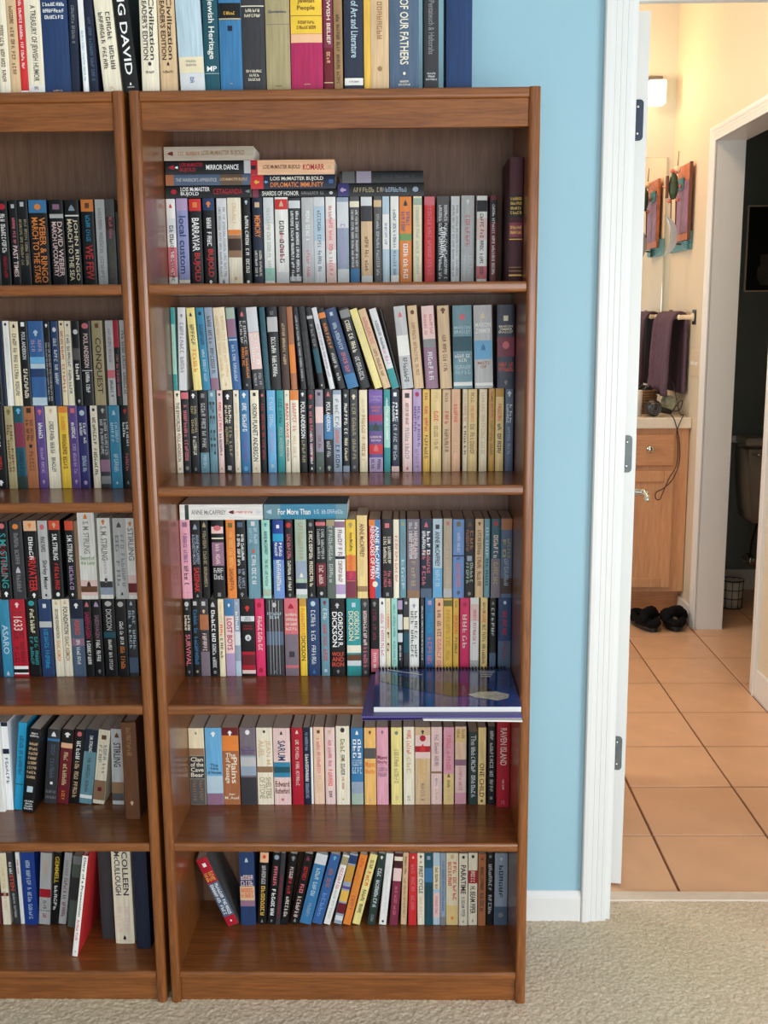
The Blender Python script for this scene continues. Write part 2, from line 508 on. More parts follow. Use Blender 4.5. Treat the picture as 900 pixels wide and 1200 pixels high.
# ------------------------------------------------------------------ bookcases
BW, BH, BD, PT = .786, 1.931, .312, .022
def bookcase(x0, shelves, label):
    root = empty('bookcase', (x0, 0, 0), label, 'bookcase', 'matching brown bookcases against the blue wall')
    def P(m, name, mt): return m.build(name, mt, root)
    r = .008
    def side(a):
        # rounded front edge
        prof = [(a, BD), (a, r)] + [(a+r-r*math.cos(t), r-r*math.sin(t)) for t in (.4, .8, 1.2)] + [(a+r, 0), (a+PT-r, 0)] + \
               [(a+PT-r+r*math.sin(t), r-r*math.cos(t)) for t in (.4, .8, 1.2)] + [(a+PT, r), (a+PT, BD)]
        return MB().prism(prof, 0, 1.9275, 'XY')
    P(side(0), 'side_panel', 'wood_z'); P(side(BW-PT), 'side_panel', 'wood_z')
    def board(zt, th, y0, name, rr=.006):
        prof = [(y0+rr, zt), (BD-.008, zt), (BD-.008, zt-th), (y0+rr, zt-th)] + [(y0+rr-rr*math.sin(t), zt-th+rr-rr*math.cos(t)) for t in (.5, 1.0)] + [(y0, zt-th+rr), (y0, zt-rr)] + \
               [(y0+rr-rr*math.cos(t), zt-rr+rr*math.sin(t)) for t in (.5, 1.0)]
        return P(MB().prism(prof, PT, BW-PT, 'YZ'), name, 'wood_x')
    board(1.928, .020, .002, 'top_panel')
    P(MB().box(PT, BW-PT, .007, .025, 1.856, 1.908, 0, .0015), 'fascia', 'wood_x')
    P(MB().box(PT, BW-PT, BD-.008, BD-.002, .02, 1.908), 'back_panel', 'wood_back')
    for z in shelves: board(z, .021, .004, 'shelf')
    board(.074, .018, .004, 'bottom_panel')
    P(MB().box(PT, BW-PT, .012, .03, .0, .056, 0, .001), 'plinth', 'wood_x')
    return root
SH_R = (1.567, 1.163, .694, .381)
SH_L = (1.567, 1.130, .694, .381)
bookcase(0.0, SH_R, 'tall brown wooden bookcase standing beside the doorway, full of paperbacks')
bookcase(-BW-.010, SH_L, 'tall brown wooden bookcase farther from the doorway, full of paperbacks')

# ------------------------------------------------------------------ books
PAL = dict(black=(26,26,28), blue=(58,100,156), brown=(110,70,46), charcoal=(58,58,62), copper=(172,108,72), cornflower=(112,150,206), cream=(236,222,188),
 crimson=(178,32,50), cyan=(40,160,206), darkblue=(44,66,108), darkbrown=(66,46,36), darkgreen=(44,62,58), darkgrey=(88,86,86), darksage=(92,104,96), darksepia=(104,82,64),
 darkslate=(48,54,72), darktan=(160,126,88), darkteal=(34,84,98), darkwine=(70,34,42), gold=(232,186,84), green=(118,160,100), greige=(184,172,154), grey=(138,138,140),
 hotpink=(222,54,104), indigo=(52,50,110), ivory=(240,230,206), khaki=(170,156,118), lightgrey=(194,194,194), lightslate=(152,166,184), lilac=(182,158,196), lilacgrey=(150,140,156),
 magenta=(176,44,92), maroon=(110,34,42), mauve=(150,112,136), mauvegrey=(124,112,122), mint=(164,214,200), navy=(30,38,60), navyblue=(38,62,104), ochre=(200,150,66),
 offwhite=(238,236,230), olive=(120,112,58), orange=(232,136,62), paleblue=(186,208,220), palegrey=(218,220,222), paleorange=(244,190,112), palepeach=(240,204,176), palepink=(238,206,200),
 paleyellow=(238,222,144), peach=(240,190,150), periwinkle=(148,152,196), purple=(98,74,140), red=(210,50,52), redorange=(226,84,56), rose=(216,112,122), rosepink=(228,164,180),
 rosewood=(104,48,54), royal=(34,66,148), sage=(170,188,170), sand=(236,206,142), sepia=(150,116,88), silver=(190,192,196), skyblue=(112,178,222), slate=(84,102,126),
 slateteal=(108,150,164), steelblue=(62,122,170), tan=(218,186,146), teal=(54,152,154), tealblue=(56,136,170), violet=(124,92,170), white=(246,246,244), wine=(128,52,74), yellow=(240,200,66))
NICE = dict(darkblue='dark blue', darkbrown='dark brown', darkgreen='dark green', darkgrey='dark grey', darksage='grey-green', darkslate='dark slate', darktan='dark tan', darkteal='dark teal',
 darkwine='dark wine', hotpink='hot pink', lightgrey='light grey', lightslate='blue-grey', lilacgrey='lilac-grey', mauvegrey='mauve-grey', navyblue='navy blue', offwhite='off-white', paleblue='pale blue',
 palegrey='pale grey', paleorange='pale orange', palepeach='pale peach', palepink='pale pink', paleyellow='pale yellow', redorange='red-orange', rosepink='rose pink', royal='royal blue', skyblue='sky blue',
 slateteal='slate teal', steelblue='steel blue', tealblue='teal blue', darksepia='sepia', hotred='red')
def nice(c): return NICE.get(c, c)
_cov = {}
def cover_mat(c, hard):
    k = (c, hard)
    if k not in _cov:
        _cov[k] = mat(('cloth_' if hard else 'cover_') + c, rgb(*PAL[c]), 0.55 if hard else 0.34, var=0.14, scale=24, stretch=(9, 3, 0.5), bump=0.05 if hard else 0.02, bscale=400, spec=0.28)
    return _cov[k]
_ink = {}
def ink(c):
    if c not in _ink:
        _ink[c] = mat('print_' + c, rgb(*PAL[c]), 0.4, var=0.05, scale=40, spec=0.28)
    return _ink[c]

# lettering: every distinct string becomes a little flat mesh once, scaled to the unit box
texts = {}
def glyphs(t):
    return texts[t]
def prepare_texts(strings):
    objs = []
    for t in sorted(strings):
        cu = bpy.data.curves.new('lettering', 'FONT')
        cu.body = t
        cu.resolution_u = 2
        cu.offset = 0.012
        cu.space_character = 0.98
        o = bpy.data.objects.new('lettering', cu)
        C.objects.link(o)
        objs.append((t, o))
    bpy.context.view_layer.update()
    dg = bpy.context.evaluated_depsgraph_get()
    for t, o in objs:
        me = bpy.data.meshes.new_from_object(o.evaluated_get(dg))
        vs = [(v.co.x, v.co.y) for v in me.vertices]
        fs = [tuple(p.vertices) for p in me.polygons]
        xs = [v[0] for v in vs]; ys = [v[1] for v in vs]
        x0, x1, y0, y1 = min(xs), max(xs), min(ys), max(ys)
        texts[t] = ([((x-x0)/(x1-x0), (y-y0)/(y1-y0)) for x, y in vs], fs, (x1-x0)/(y1-y0))
        bpy.data.meshes.remove(me)
    for t, o in objs:
        cu = o.data
        bpy.data.objects.remove(o); bpy.data.curves.remove(cu)

def scrawl(words, r):
    """marks too small to read: broken upright strokes in word-like runs, unit box"""
    tot = sum(words) + 0.8*(len(words)-1)
    v = []; f = []
    u = 0.0
    for wl in words:
        for k in range(wl):
            a, b = u+.10, u+.86
            def q(p0, p1, q0, q1):
                n = len(v)
                v.extend([(p0/tot, q0), (p1/tot, q0), (p1/tot, q1), (p0/tot, q1)])
                f.append((n, n+1, n+2, n+3))
            h0 = 0.0; h1 = 1.0 if r.random() < .8 else .75
            q(a, a+.2, h0, h1)
            if r.random() < .6: q(b-.2, b, h0, h1*(1 if r.random() < .6 else .55))
            e = b-.2 if r.random() < .6 else b
            for lv in r.sample((0.0, .4, .8), 2): q(a+.2, e, lv, lv+.16)
            u += 1.0
        u += 0.8
    return v, f, tot*0.7

# every line: left edge, thickness, lean in degrees, height, depth, setback (mm), * = hardcover, colour; then the print on the spine from top (0) to bottom (1)
BOOKDATA = '''
@TOP
-254.5 21.2 0.0 230 150 30 *ivory;s .45 .9 brown 1
-232.9 19.5 0.0 230 150 30 *tan;s .3 .85 brown 1
-213.1 14.5 0.0 230 150 30 *red;s .25 .8 white 1;b .97 1 white
-198.1 31.1 0.0 230 150 30 *ivory;t .3 .9 darkgrey A TREASURY OF JEWISH HUMOR;b .93 1 offwhite;s .94 .97 brown 1
-166.7 50.9 0.0 230 150 30 *navyblue;hs .22 .42 white 4;hs .965 .985 tan 1
-115.3 15.5 1.0 230 150 30 *navy;s .3 .6 grey 1
-92.2 10.3 -0.9 230 150 30 *white;s .5 .9 skyblue 1
-78.9 15.9 -1.5 230 150 30 *navy;s .4 .9 slate 1
-52.5 34.6 -4.0 230 150 30 *ivory;t2 .36 .82 charcoal ~6.5/8.6;s .95 .98 tan 1
-12.8 28.0 -4.6 230 150 30 *black;t .06 .86 white KING DAVID;e .93 white .2;hs .95 .965 white 1
21.9 33.0 0.3 230 150 30 *ivory;t2 .24 .74 charcoal Civilization/READER'S EDITION;e .77 charcoal .25;hs .82 .85 charcoal 1
58.2 32.3 -0.4 230 150 30 *tan;t2 .24 .74 darkbrown Civilization/READER'S EDITION;e .77 darkbrown .25;hs .82 .85 darkbrown 1
96.2 47.4 -1.7 230 150 30 *paleblue;b .72 .85 cream;b .85 1 palegrey;hs .74 .8 grey 2;s .88 .93 blue 1
144.0 28.0 -0.2 230 150 30 *darkteal;t .26 .74 offwhite Jewish Heritage;h .79 .84 white MP;b .85 .855 white
173.7 42.4 0.0 230 150 30 *steelblue;b .3 .42 black;b .42 .43 gold;hs .36 .4 gold 1;e .5 navy .3;hs .93 .94 tan 1
216.5 44.5 0.0 230 150 30 *charcoal;b .32 .33 ivory;hs .34 .42 ivory 2;hs .82 .92 ivory 3
262.6 46.1 0.0 230 150 30 *khaki;h .36 .39 navyblue Quotations;b .47 .475 navyblue;hs .95 .965 brown 1
310.3 60.8 0.0 230 150 30 *magenta;b .1 .55 yellow;b .55 .62 peach;h .27 .38 brown Jewish/People;b .405 .412 darkbrown;hs .44 .52 brown 2;hs .94 .955 tan 1
372.8 18.1 0.0 230 150 30 *maroon;b .2 .66 wine;t .24 .63 ivory JEWISH BELIEF;s .69 .78 peach 1;b .93 .94 tan
392.5 16.4 0.0 230 150 30 *darktan;s .4 .95 darkbrown 1
412.3 36.1 0.0 230 150 30 *darkslate;t .12 .74 paleblue History of Art and Literature;b .9 .96 offwhite;hs .92 .94 charcoal 1
450.0 12.7 0.0 230 120 30 *gold;
463.1 34.5 0.0 230 150 30 *tan;t .3 .6 darktan ~8;e .83 darktan .32
499.2 55.7 0.0 230 150 30 *slate;t .12 .8 ivory GOD OF OUR FATHERS;e .87 ivory .12;hs .92 .97 ivory 2
564.8 27.9 0.0 230 150 30 *charcoal;t .3 .72 grey Pentateuch & Haftorahs;hs .86 .93 palegrey 3
607.4 49.1 0.0 230 150 30 *navyblue;b .05 .06 gold
@R1
23.2 18.5 0.0 181 105 194 offwhite;e .08 red .5;b .22 .4 palegrey;t .3 .5 charcoal ~4;b .55 .9 rose;s .5 .95 black 1;s .6 .88 white 1
44.4 23.7 0.0 181 105 194 periwinkle;b .0 .14 lilac;t .2 .86 darkblue local custom;b .93 .97 ivory
71.7 25.5 0.0 181 105 194 black;b 0 .14 red;e .07 orange .55;t .22 .6 white BARRAYAR;t .62 .95 red BUJOLD;s .3 .58 grey 1
100.8 24.6 0.0 181 105 194 black;b 0 .14 navyblue;e .07 orange .55;t .22 .55 white ~3.4;t .58 .9 red BUJOLD;e .96 white .4
129.9 20.9 0.0 181 105 194 palegrey;s .1 .9 grey 2;e .95 grey .5
152.7 28.2 0.0 181 105 194 ivory;b .36 .42 orange;b .42 .68 sepia;b .46 .6 darkbrown;s .06 .3 tan 1;e .92 tan .3
185.4 15.4 0.0 181 105 194 black;e .05 paleblue .6;t .2 .86 offwhite ~8.2.4;e .96 offwhite .5
205.4 20.9 0.0 181 105 194 navy;e .08 tan .7;t .2 .45 orange MEMORY;s .6 .9 ivory 2
229.0 20.9 0.0 181 105 194 offwhite;b .0 .3 palegrey;s .12 .9 sage 1;b .8 .95 mint
253.5 27.2 0.0 181 105 194 offwhite;b .02 .14 red;e .07 tan .5;t .26 .75 black ~3.5;s .4 .7 rose 1;b .85 1 palegrey
282.5 24.5 0.0 181 105 194 charcoal;b .03 .12 palegrey;s .15 .95 white 2;b .9 .96 lightgrey
309.7 25.0 0.0 181 105 194 lightgrey;s .15 .5 white 1;s .6 .92 rose 1
335.1 22.7 0.0 181 105 194 palegrey;b .1 .5 paleblue;s .15 .85 slate 1
360.5 20.8 0.0 181 105 194 offwhite;b .25 .6 palepink;s .1 .9 rose 1;b .75 1 palepink
384.0 24.5 0.0 181 105 194 lightslate;b .05 .35 palegrey;t .3 .8 lilac ~11;b .82 1 palegrey
411.2 19.9 0.0 181 105 194 darkgrey;b .05 .12 ivory;s .15 .8 palegrey 2;b .82 1 steelblue
434.7 23.5 0.0 181 105 194 tan;b 0 .28 palegrey;b .1 .28 charcoal;b .9 1 palegrey;s .45 .85 brown 1
461.9 16.3 0.0 181 105 194 darkgrey;b .04 .12 tan;s .2 .9 lightgrey 1
480.0 14.5 0.0 181 105 194 paleblue;b .2 .6 offwhite;s .3 .55 blue 1
497.2 17.2 0.0 181 105 194 offwhite;s .15 .9 slate 1;b .6 .9 paleblue
516.2 25.3 0.0 181 105 194 orange;e .07 charcoal .5;b .42 .5 green;t2 .17 .4 purple ~6/3.4;t .53 .94 white ~7
545.1 18.1 0.0 181 105 194 cream;s .12 .9 sage 1;b .02 .1 sage
568.6 21.7 0.0 181 105 194 red;s .1 .9 rose 1;b .0 .1 rose
594.8 26.2 0.0 181 105 194 black;t .35 .7 white ~7;b .0 .3 darkgrey;s .1 .95 palegrey 2
624.6 18.1 0.0 181 105 194 palegrey;s .1 .92 grey 2
646.3 27.1 0.0 181 105 194 lightgrey;e .07 offwhite .4;t .22 .58 rose ~8;s .68 .9 palegrey 2
678.8 21.7 0.0 181 105 194 offwhite;b .05 .18 black;b .25 .5 palepink;s .2 .9 charcoal 1;b .8 .95 rose
706.7 15.3 0.0 181 105 194 maroon;b .05 .3 black;s .1 .9 offwhite 1
736.2 26.6 0.0 242 160 80 *darkwine;b .3 .48 black;hs .31 .46 gold 4;b .52 .64 wine;hs .54 .62 gold 2;b .65 .66 gold;b .88 .885 gold;b .91 .915 gold;b .94 .955 gold
@L1
-357.4 20.2 0.0 181 105 194 charcoal;s .1 .9 grey 1
-335.3 20.2 0.0 181 105 194 black;e .07 crimson .9;t .15 .6 offwhite ~3.11;t .64 .9 crimson ~11
-311.4 16.1 0.0 181 105 194 black;e .07 lightgrey .6;s .2 .5 rose 1;t .52 .88 palepink PAST TIMES
-294.8 23.0 0.0 181 105 194 black;e .05 lightgrey .5;s .22 .75 khaki 2
-269.1 38.6 0.0 181 105 194 black;b 0 .15 steelblue;e .08 orange .45;t2 .2 .95 orange WEBER & RINGO/MARCH TO THE STARS
-225.0 29.4 0.0 181 105 194 black;e .08 mauve .8;t2 .25 .88 palepink DAVID WEBER/MARCH UPCOUNTRY;b .16 .21 lightgrey
-192.0 29.4 0.0 181 105 194 black;e .09 lightslate .8;t2 .22 .93 cream JOHN RINGO/MARCH TO THE SEA;b .17 .19 white
-158.0 26.6 0.0 181 105 194 black;b 0 .14 orange;e .07 brown .5;t .18 .48 cyan ~5.5;t .52 .92 red WE FEW
-127.7 20.2 0.0 181 105 194 lightgrey;s .1 .9 grey 1
-105.7 18.3 0.0 181 105 194 darkgrey;b .2 .35 darkbrown;s .2 .45 rose 1;s .5 .9 olive 1
-84.6 8.2 0.0 155 105 194 charcoal;s .2 .8 brown 1
@L2u
-370.9 18.0 0.0 183 105 194 black;t .2 .7 white ~4;e .95 white .5
-352.1 8.4 0.0 183 105 194 navy;
-341.8 13.1 0.0 183 105 194 offwhite;e .04 charcoal .5;s .2 .8 palegrey 1
-326.8 17.8 0.0 183 105 194 cream;e .05 black .5;t .14 .88 darkgrey ~5.2.3.6.6
-307.1 18.8 0.0 183 105 194 black;e .04 white .6;t .13 .45 palegrey POUL ANDERSON;t .56 .92 ivory ~10
-287.4 32.8 0.0 183 105 194 blue;e .14 paleblue .45;b .42 .5 skyblue;b .5 .56 paleblue;b .56 .66 navyblue;s .22 .36 lilac 2;b .9 1 paleblue
-253.6 13.1 0.0 183 105 194 black;e .05 white .6;s .25 .95 lightgrey 2
-237.7 15.0 0.0 183 105 194 darkblue;e .1 palegrey .7;t .2 .75 palegrey ~3.4.2.4
-220.8 11.2 0.0 183 105 194 cream;e .04 black .5;t .12 .86 crimson ~8.8
-207.7 13.1 0.0 183 105 194 ivory;e .05 black .5;t .16 .86 darkblue ~3.7.8
-192.7 15.9 0.0 183 105 194 black;e .13 palegrey .8;b .32 .46 darkgrey;t .5 .7 offwhite ~3;e .95 lightgrey .5
-174.0 22.5 0.0 183 105 194 black;e .06 rose .8;t .15 .55 palepink POUL ANDERSON;t .6 .85 white ~5.4;b .58 .59 white
-149.7 23.4 0.0 183 105 194 khaki;e .06 brown .5;t .2 .86 darkbrown CONQUEST
-119.7 16.4 0.0 183 105 194 lightgrey;b .58 .68 rose;s .1 .5 mauve 1;s .7 .9 charcoal 1
-102.9 12.2 0.0 183 105 194 black;b 0 .32 crimson;s .4 .9 rose 1
-88.8 13.1 0.0 183 105 194 lightgrey;t .12 .88 darkgrey ~3.4.5.8
@L2l
-384.2 29.5 0.0 183 105 194 black;t .2 .5 white ~5.2;t .6 .78 red ~6;e .93 white .5
-350.9 18.1 0.0 183 105 194 khaki;e .07 olive .7;t2 .22 .8 brown ~3.4/2.6
-330.9 20.9 0.0 183 105 194 darkteal;e .06 skyblue .7;b .2 .5 wine;s .55 .85 navy 1;b .85 1 darkgreen
-309.1 23.8 0.0 183 105 194 copper;e .05 darkbrown .6;t2 .16 .42 darkbrown ~3.6/2.4;e .48 navy .4;t .54 .8 brown ~6
-283.4 19.0 0.0 183 105 194 purple;e .07 rose .7;t .2 .4 white ~7;s .5 .82 lilac 1;e .92 lilac .5
-261.5 25.7 0.0 183 105 194 ivory;e .06 tan .4;t .18 .58 charcoal ~8.5;t .62 .8 charcoal BRADLEY
-233.0 19.9 0.0 183 105 194 yellow;b 0 .08 orange;t .12 .3 orange ~7;t .34 .76 brown ~8.5
-211.2 19.0 0.0 183 105 194 purple;e .06 rose .7;t .2 .4 white ~8;s .46 .82 lilac 1;e .92 lilac .5
-190.3 19.9 0.0 183 105 194 indigo;e .08 paleblue .7;t2 .2 .45 white ~4.2/7;t .6 .8 paleblue ~7;e .93 lilac .5
-162.7 15.2 0.0 183 105 194 ivory;e .05 charcoal .5;t .14 .85 darkbrown ~8.8
-145.7 21.8 0.0 183 105 194 charcoal;e .06 sage .5;t2 .16 .6 lightgrey ~4.7/2.8;b .65 .8 mauve;b .85 .95 grey
-121.9 23.7 0.0 183 105 194 tealblue;e .08 paleblue .5;t2 .2 .45 paleblue ~8/5;t .58 .8 paleblue ~7;e .93 paleblue .3
-95.4 18.0 0.0 183 105 194 black;e .07 red .6;t2 .2 .5 white ~3.6/3;s .58 .8 rose 1;e .93 grey .5
@L3u
-387.2 25.2 0.0 181 105 194 black;e .06 rose .6;t .3 .72 crimson ~3.5;t .15 .85 teal S.M. STIRLING;e .93 white .5
-359.1 28.1 0.0 181 105 194 charcoal;e .07 orange .6;t .15 .55 grey ~6.6;e .62 silver .6;t .68 .92 grey ~6
-327.1 29.1 0.0 181 105 194 black;b 0 .13 peach;e .06 orange .4;t .2 .5 white ~5;t .46 .9 red PRIVATEER;e .95 white .4
-296.1 21.3 0.0 181 105 194 lightgrey;e .08 rose .6;t .2 .4 charcoal ~6;t .5 .88 black Shirley Meier;e .95 black .3
-270.9 25.2 0.0 181 105 194 black;b 0 .12 redorange;e .06 tan .5;t .17 .5 white S.M. STIRLING;t .54 .88 red ~8;e .94 white .4
-234.1 19.4 0.0 181 105 194 black;b 0 .12 redorange;t .18 .52 white S.M. STIRLING;t .57 .88 lilac ~6;e .94 white .4
-213.7 7.7 0.0 181 105 194 sepia;
-205.0 37.7 0.0 203 105 194 offwhite;b 0 0 white;e .06 orange .35;t .12 .48 grey S. M. STIRLING;h .5 .62 green Sword of/the Lady;b .78 .96 palepink;e .82 darkbrown .4;b .85 .92 brown
-162.5 29.0 0.0 187 105 194 offwhite;e .05 orange .4;t .1 .52 grey S. M. STIRLING;t .5 .8 lilac ~3.7.5;b .82 .95 lightslate;e .76 charcoal .3;b .78 .86 charcoal
-126.7 28.0 0.0 187 105 194 lightgrey;e .08 darkgrey .6;t2 .2 .85 grey ~3.7/2.3;e .93 charcoal .3
-97.7 21.3 0.0 187 105 194 offwhite;e .07 orange .5;t .12 .52 grey STIRLING;b .7 .95 palepink;b .8 .92 maroon
@L3l
-424.4 27.6 0.0 183 105 194 navy;s .2 .7 steelblue 1
-394.9 22.6 0.0 183 105 194 tealblue;t .32 .7 paleblue ASARO;e .95 paleblue .5
-370.3 33.4 0.0 183 105 194 crimson;e .07 palepink .4;b .16 .17 charcoal;t .22 .4 palepink 1633;t2 .4 .82 maroon ~3.7/2.3;b .86 .97 white;b .9 .95 black
-333.9 25.6 0.0 183 105 194 black;e .05 teal .7;t .12 .45 cream ~7;t2 .48 .85 teal ~3.4/2.5
-305.4 28.5 0.0 183 105 194 darkblue;e .08 palegrey .4;b .28 .36 lightgrey;t .38 .9 cyan ~8.8
-274.0 18.7 0.0 183 105 194 ivory;e .04 tan .5;t .12 .5 darkbrown SECOND FOUNDATION;t .53 .8 orange ISAAC ASIMOV
-254.3 18.7 0.0 183 105 194 ivory;e .04 tan .5;t .1 .45 charcoal FOUNDATION;t .48 .8 darktan ISAAC ASIMOV
-233.7 28.5 0.0 183 105 194 slate;b 0 .25 navy;e .08 white .5;t .26 .46 redorange ASARO;t .52 .84 white ~3.4.4;b .5 .6 mauve
-203.3 17.7 0.0 183 105 194 black;e .06 rose .8;t .16 .5 magenta SABERHAGEN;t .53 .84 white ~9
-183.7 20.6 0.0 183 105 194 black;e .06 lilac .8;t .2 .5 mauve SABERHAGEN;t .52 .8 white ~4.5;e .93 grey .5
-160.1 27.5 0.0 183 105 194 black;e .06 lightgrey .7;t .13 .4 lightgrey DICKSON;b .42 .5 darkteal;t .52 .92 offwhite ~6.3.6
-129.7 23.5 0.0 183 105 194 black;e .06 lightgrey .7;t .28 .58 white ~4.2.4;t .6 .9 orange ~3.5
-104.3 20.6 0.0 183 105 194 charcoal;e .05 paleblue .5;t2 .14 .65 paleblue ~3.4/2.5;b .75 .95 slate
@L4
-440.3 40.6 0.0 215 140 155 offwhite;t .1 .35 black ~3
-399.3 14.9 0.0 215 132 165 white;b 0 .05 navy;b .3 .36 navy;t .4 .7 darkblue ~7
-383.4 18.8 6.8 215 132 165 cyan;t .15 .6 darkblue ~6.2.9;b .7 .71 navy
-358.3 24.4 8.5 205 135 150 black;hs .04 .1 white 2;hs .15 .6 tan 8;e .72 paleblue .8;hs .85 .97 white 4
-323.3 29.0 6.4 185 105 194 charcoal;e .06 white .6;b .12 .16 steelblue;t .2 .66 slate ~4.7;e .72 white .3;hs .8 .95 grey 2
-293.2 26.9 7.5 185 105 194 maroon;b 0 .2 black;e .07 white .7;b .18 .25 peach;t .3 .75 tan ~3.7;s .82 .95 orange 1
-265.1 22.9 8.0 185 105 194 black;e .06 rose .6;t .15 .4 white ~5;t .42 .92 tan ~3.3.6
-241.0 29.0 8.5 185 105 194 slateteal;b 0 .3 navy;t .08 .3 white S.M. STIRLING;t .38 .85 charcoal ~3.8.7;b .88 .93 white
-208.8 26.8 7.8 185 105 194 ivory;e .1 brown .6;t2 .2 .6 grey ~4.3/4;b .68 .95 sepia;e .8 maroon .5
-161.7 27.1 1.8 187 105 194 lightgrey;e .08 brown .6;t .18 .5 charcoal STIRLING;b .7 .95 sepia;b .85 .95 darkgrey
-112.0 33.1 0.0 232 160 120 *brown;t .05 .35 darktan ~12;e .83 tan .35
@L5
-473.9 30.0 1.2 186 105 194 rosewood;s .2 .8 tan 1
-440.0 17.9 0.1 186 105 194 ivory;b .02 .5 cream;b .55 .6 maroon;s .2 .8 tan 1
-414.3 14.4 -2.2 186 105 194 charcoal;t .12 .3 white ~3.4;t .3 .52 redorange STEN;s .56 .9 lightgrey 1
-398.8 9.3 -0.7 186 105 194 white;s .1 .3 red 1
-387.5 31.9 0.2 186 105 194 royal;t .1 .92 paleblue ~3.6.1.4.6
-354.7 26.6 5.1 186 105 194 lightgrey;b .5 .62 crimson;s .1 .3 tan 1;s .66 .78 charcoal 1;b .8 .81 charcoal;s .84 .92 crimson 1
-325.9 16.3 6.2 186 105 194 black;t .05 .42 yellow GEMMELL;t .45 .8 white ~6
-308.4 17.3 8.3 186 105 194 lightgrey;s .1 .32 grey 1;t .35 .9 wine ~6.2.6
-282.4 20.2 7.8 186 105 180 darksage;b .3 .62 charcoal;b .0 .12 grey
-235.8 12.5 8.8 250 170 62 *offwhite;t .02 .6 black Diary of a Prosecution;t .63 .84 rose Arthur Kolb;e .95 charcoal .3;c red
-186.5 29.1 0.0 235 160 135 *charcoal;
-149.2 43.7 0.0 235 160 115 *ivory;t2 .02 .48 charcoal COLLEEN/McCULLOUGH;t2 .6 .88 palepink ~3.5/3.2.4;e .93 black .25;b .965 .97 tan
-94.8 31.5 0.0 245 170 95 *navy;
@R2u
23.2 8.0 0.0 178 105 194 mint;b 0 .2 teal;b .8 1 teal;s .3 .7 sage 1
35.0 16.7 1.2 178 105 194 palegrey;e .1 grey .5;t .18 .8 grey ~9.5
67.5 17.6 -3.4 178 105 194 paleyellow;e .08 charcoal .5;t .2 .45 charcoal ~6;t .5 .78 orange ~6
87.0 16.7 -3.2 178 105 194 tealblue;e .07 navy .5;t .2 .45 darkblue ~6;s .5 .9 paleblue 1
105.6 16.7 -3.2 178 105 194 lightslate;t .1 .8 darkgrey ~3.4.7;b .85 1 mauve
126.1 25.0 -3.9 178 105 194 cream;s .1 .85 tan 2;e .93 tan .3
152.1 18.5 -3.4 178 105 194 blue;b 0 .14 sage;b .14 .36 mauve;b .38 .4 paleblue;s .45 .9 paleblue 1
174.4 18.8 -2.6 178 105 194 black;e .08 rose .6;t2 .16 .45 lightgrey ~5/6;t2 .48 .86 orange ~3.7/6;e .94 grey .3
197.6 23.2 -3.9 178 105 194 charcoal;b 0 .3 palegrey;b .3 .75 palepink;t2 .32 .7 offwhite ~5/6;s .8 .95 lightgrey 2
222.7 12.0 -3.1 178 105 194 darkteal;s .3 .9 slate 1
235.7 22.3 -2.0 178 105 194 black;b .12 .3 lightgrey;t .36 .85 offwhite ~6.8;s .05 .1 grey 1
259.8 17.0 -1.5 178 105 194 darkbrown;s .2 .7 tan 1
280.2 12.4 -2.5 178 105 194 copper;b .45 .8 orange
300.6 11.5 -4.9 178 105 194 black;s .1 .9 lightgrey 1
315.5 14.9 -5.9 178 105 194 black;s .3 .95 darkgrey 2
341.4 12.3 -9.2 178 105 194 black;b .1 .14 lightgrey;t .2 .5 grey ~5;b .5 .8 darkteal;e .95 lightgrey .4
363.7 10.5 -12.1 178 105 194 palegrey;s .2 .85 mauve 1
383.1 14.7 -14.7 178 105 194 black;b .05 .12 orange;t .18 .5 orange ~8;t .55 .9 lightgrey ~4.2
402.6 24.0 -15.9 178 105 194 darkblue;e .07 paleblue .4;t .18 .52 paleblue ~3.9;t .55 .8 rose ~5.3;b .82 1 steelblue
430.3 20.9 -14.9 178 105 194 black;b .02 .12 grey;t .15 .55 ivory ~4.2.4;t .6 .9 lightgrey ~8
461.8 15.9 -17.7 178 105 194 paleyellow;s .1 .9 cream 1
480.3 15.9 -17.8 178 105 194 tan;t .1 .45 rose ~8;s .5 .85 brown 1
498.8 15.1 -16.2 178 105 194 palegrey;s .15 .5 charcoal 1;s .5 .7 rose 1;b .75 1 teal
515.4 3.6 -14.1 178 105 194 black;
520.1 24.8 -5.9 178 105 194 lightgrey;e .1 rose .5;b .35 .6 offwhite;t .62 .92 charcoal ~9
546.9 20.2 -5.1 178 105 194 tan;e .08 brown .5;s .2 .85 darktan 1
571.8 26.7 -3.5 178 105 194 mauve;b 0 .4 palepink;s .1 .35 rose 2;b .4 .5 grey;t .55 .9 palegrey ~6
603.2 24.9 -2.7 178 105 194 tan;e .06 brown .6;t .35 .8 brown ~3.4.3.4
631.8 40.6 -1.1 178 105 194 slateteal;e .14 rose .4;h .24 .34 paleblue MARION/BRADLEY;b .37 .55 darkteal;h .58 .68 offwhite ~4.2/3;h .71 .83 paleblue ~6/5;b .92 .97 white
678.0 38.7 -1.6 178 105 194 lightgrey;e .12 cream .4;h .2 .34 white MARION/ZIMMER;b .42 .65 skyblue;e .5 steelblue .4;h .67 .76 copper MISTS/OF;b .93 .97 white
725.9 36.9 -0.7 178 105 194 navy;e .16 ivory .4;h .24 .34 ivory MARION/ZIMMER/BRADLEY;b .38 .62 wine;e .48 rose .5;h .68 .8 redorange ~4.2/8;e .93 grey .3
@R2l
23.6 13.2 0.0 181 105 194 ivory;e .05 black .6;t .14 .5 charcoal THE BYWORLDER;t .52 .86 brown POUL ANDERSON;e .95 tan .5
38.7 16.0 0.0 181 105 194 black;b .02 .1 rose;t .17 .85 rose ~1.9.7;e .94 grey .6
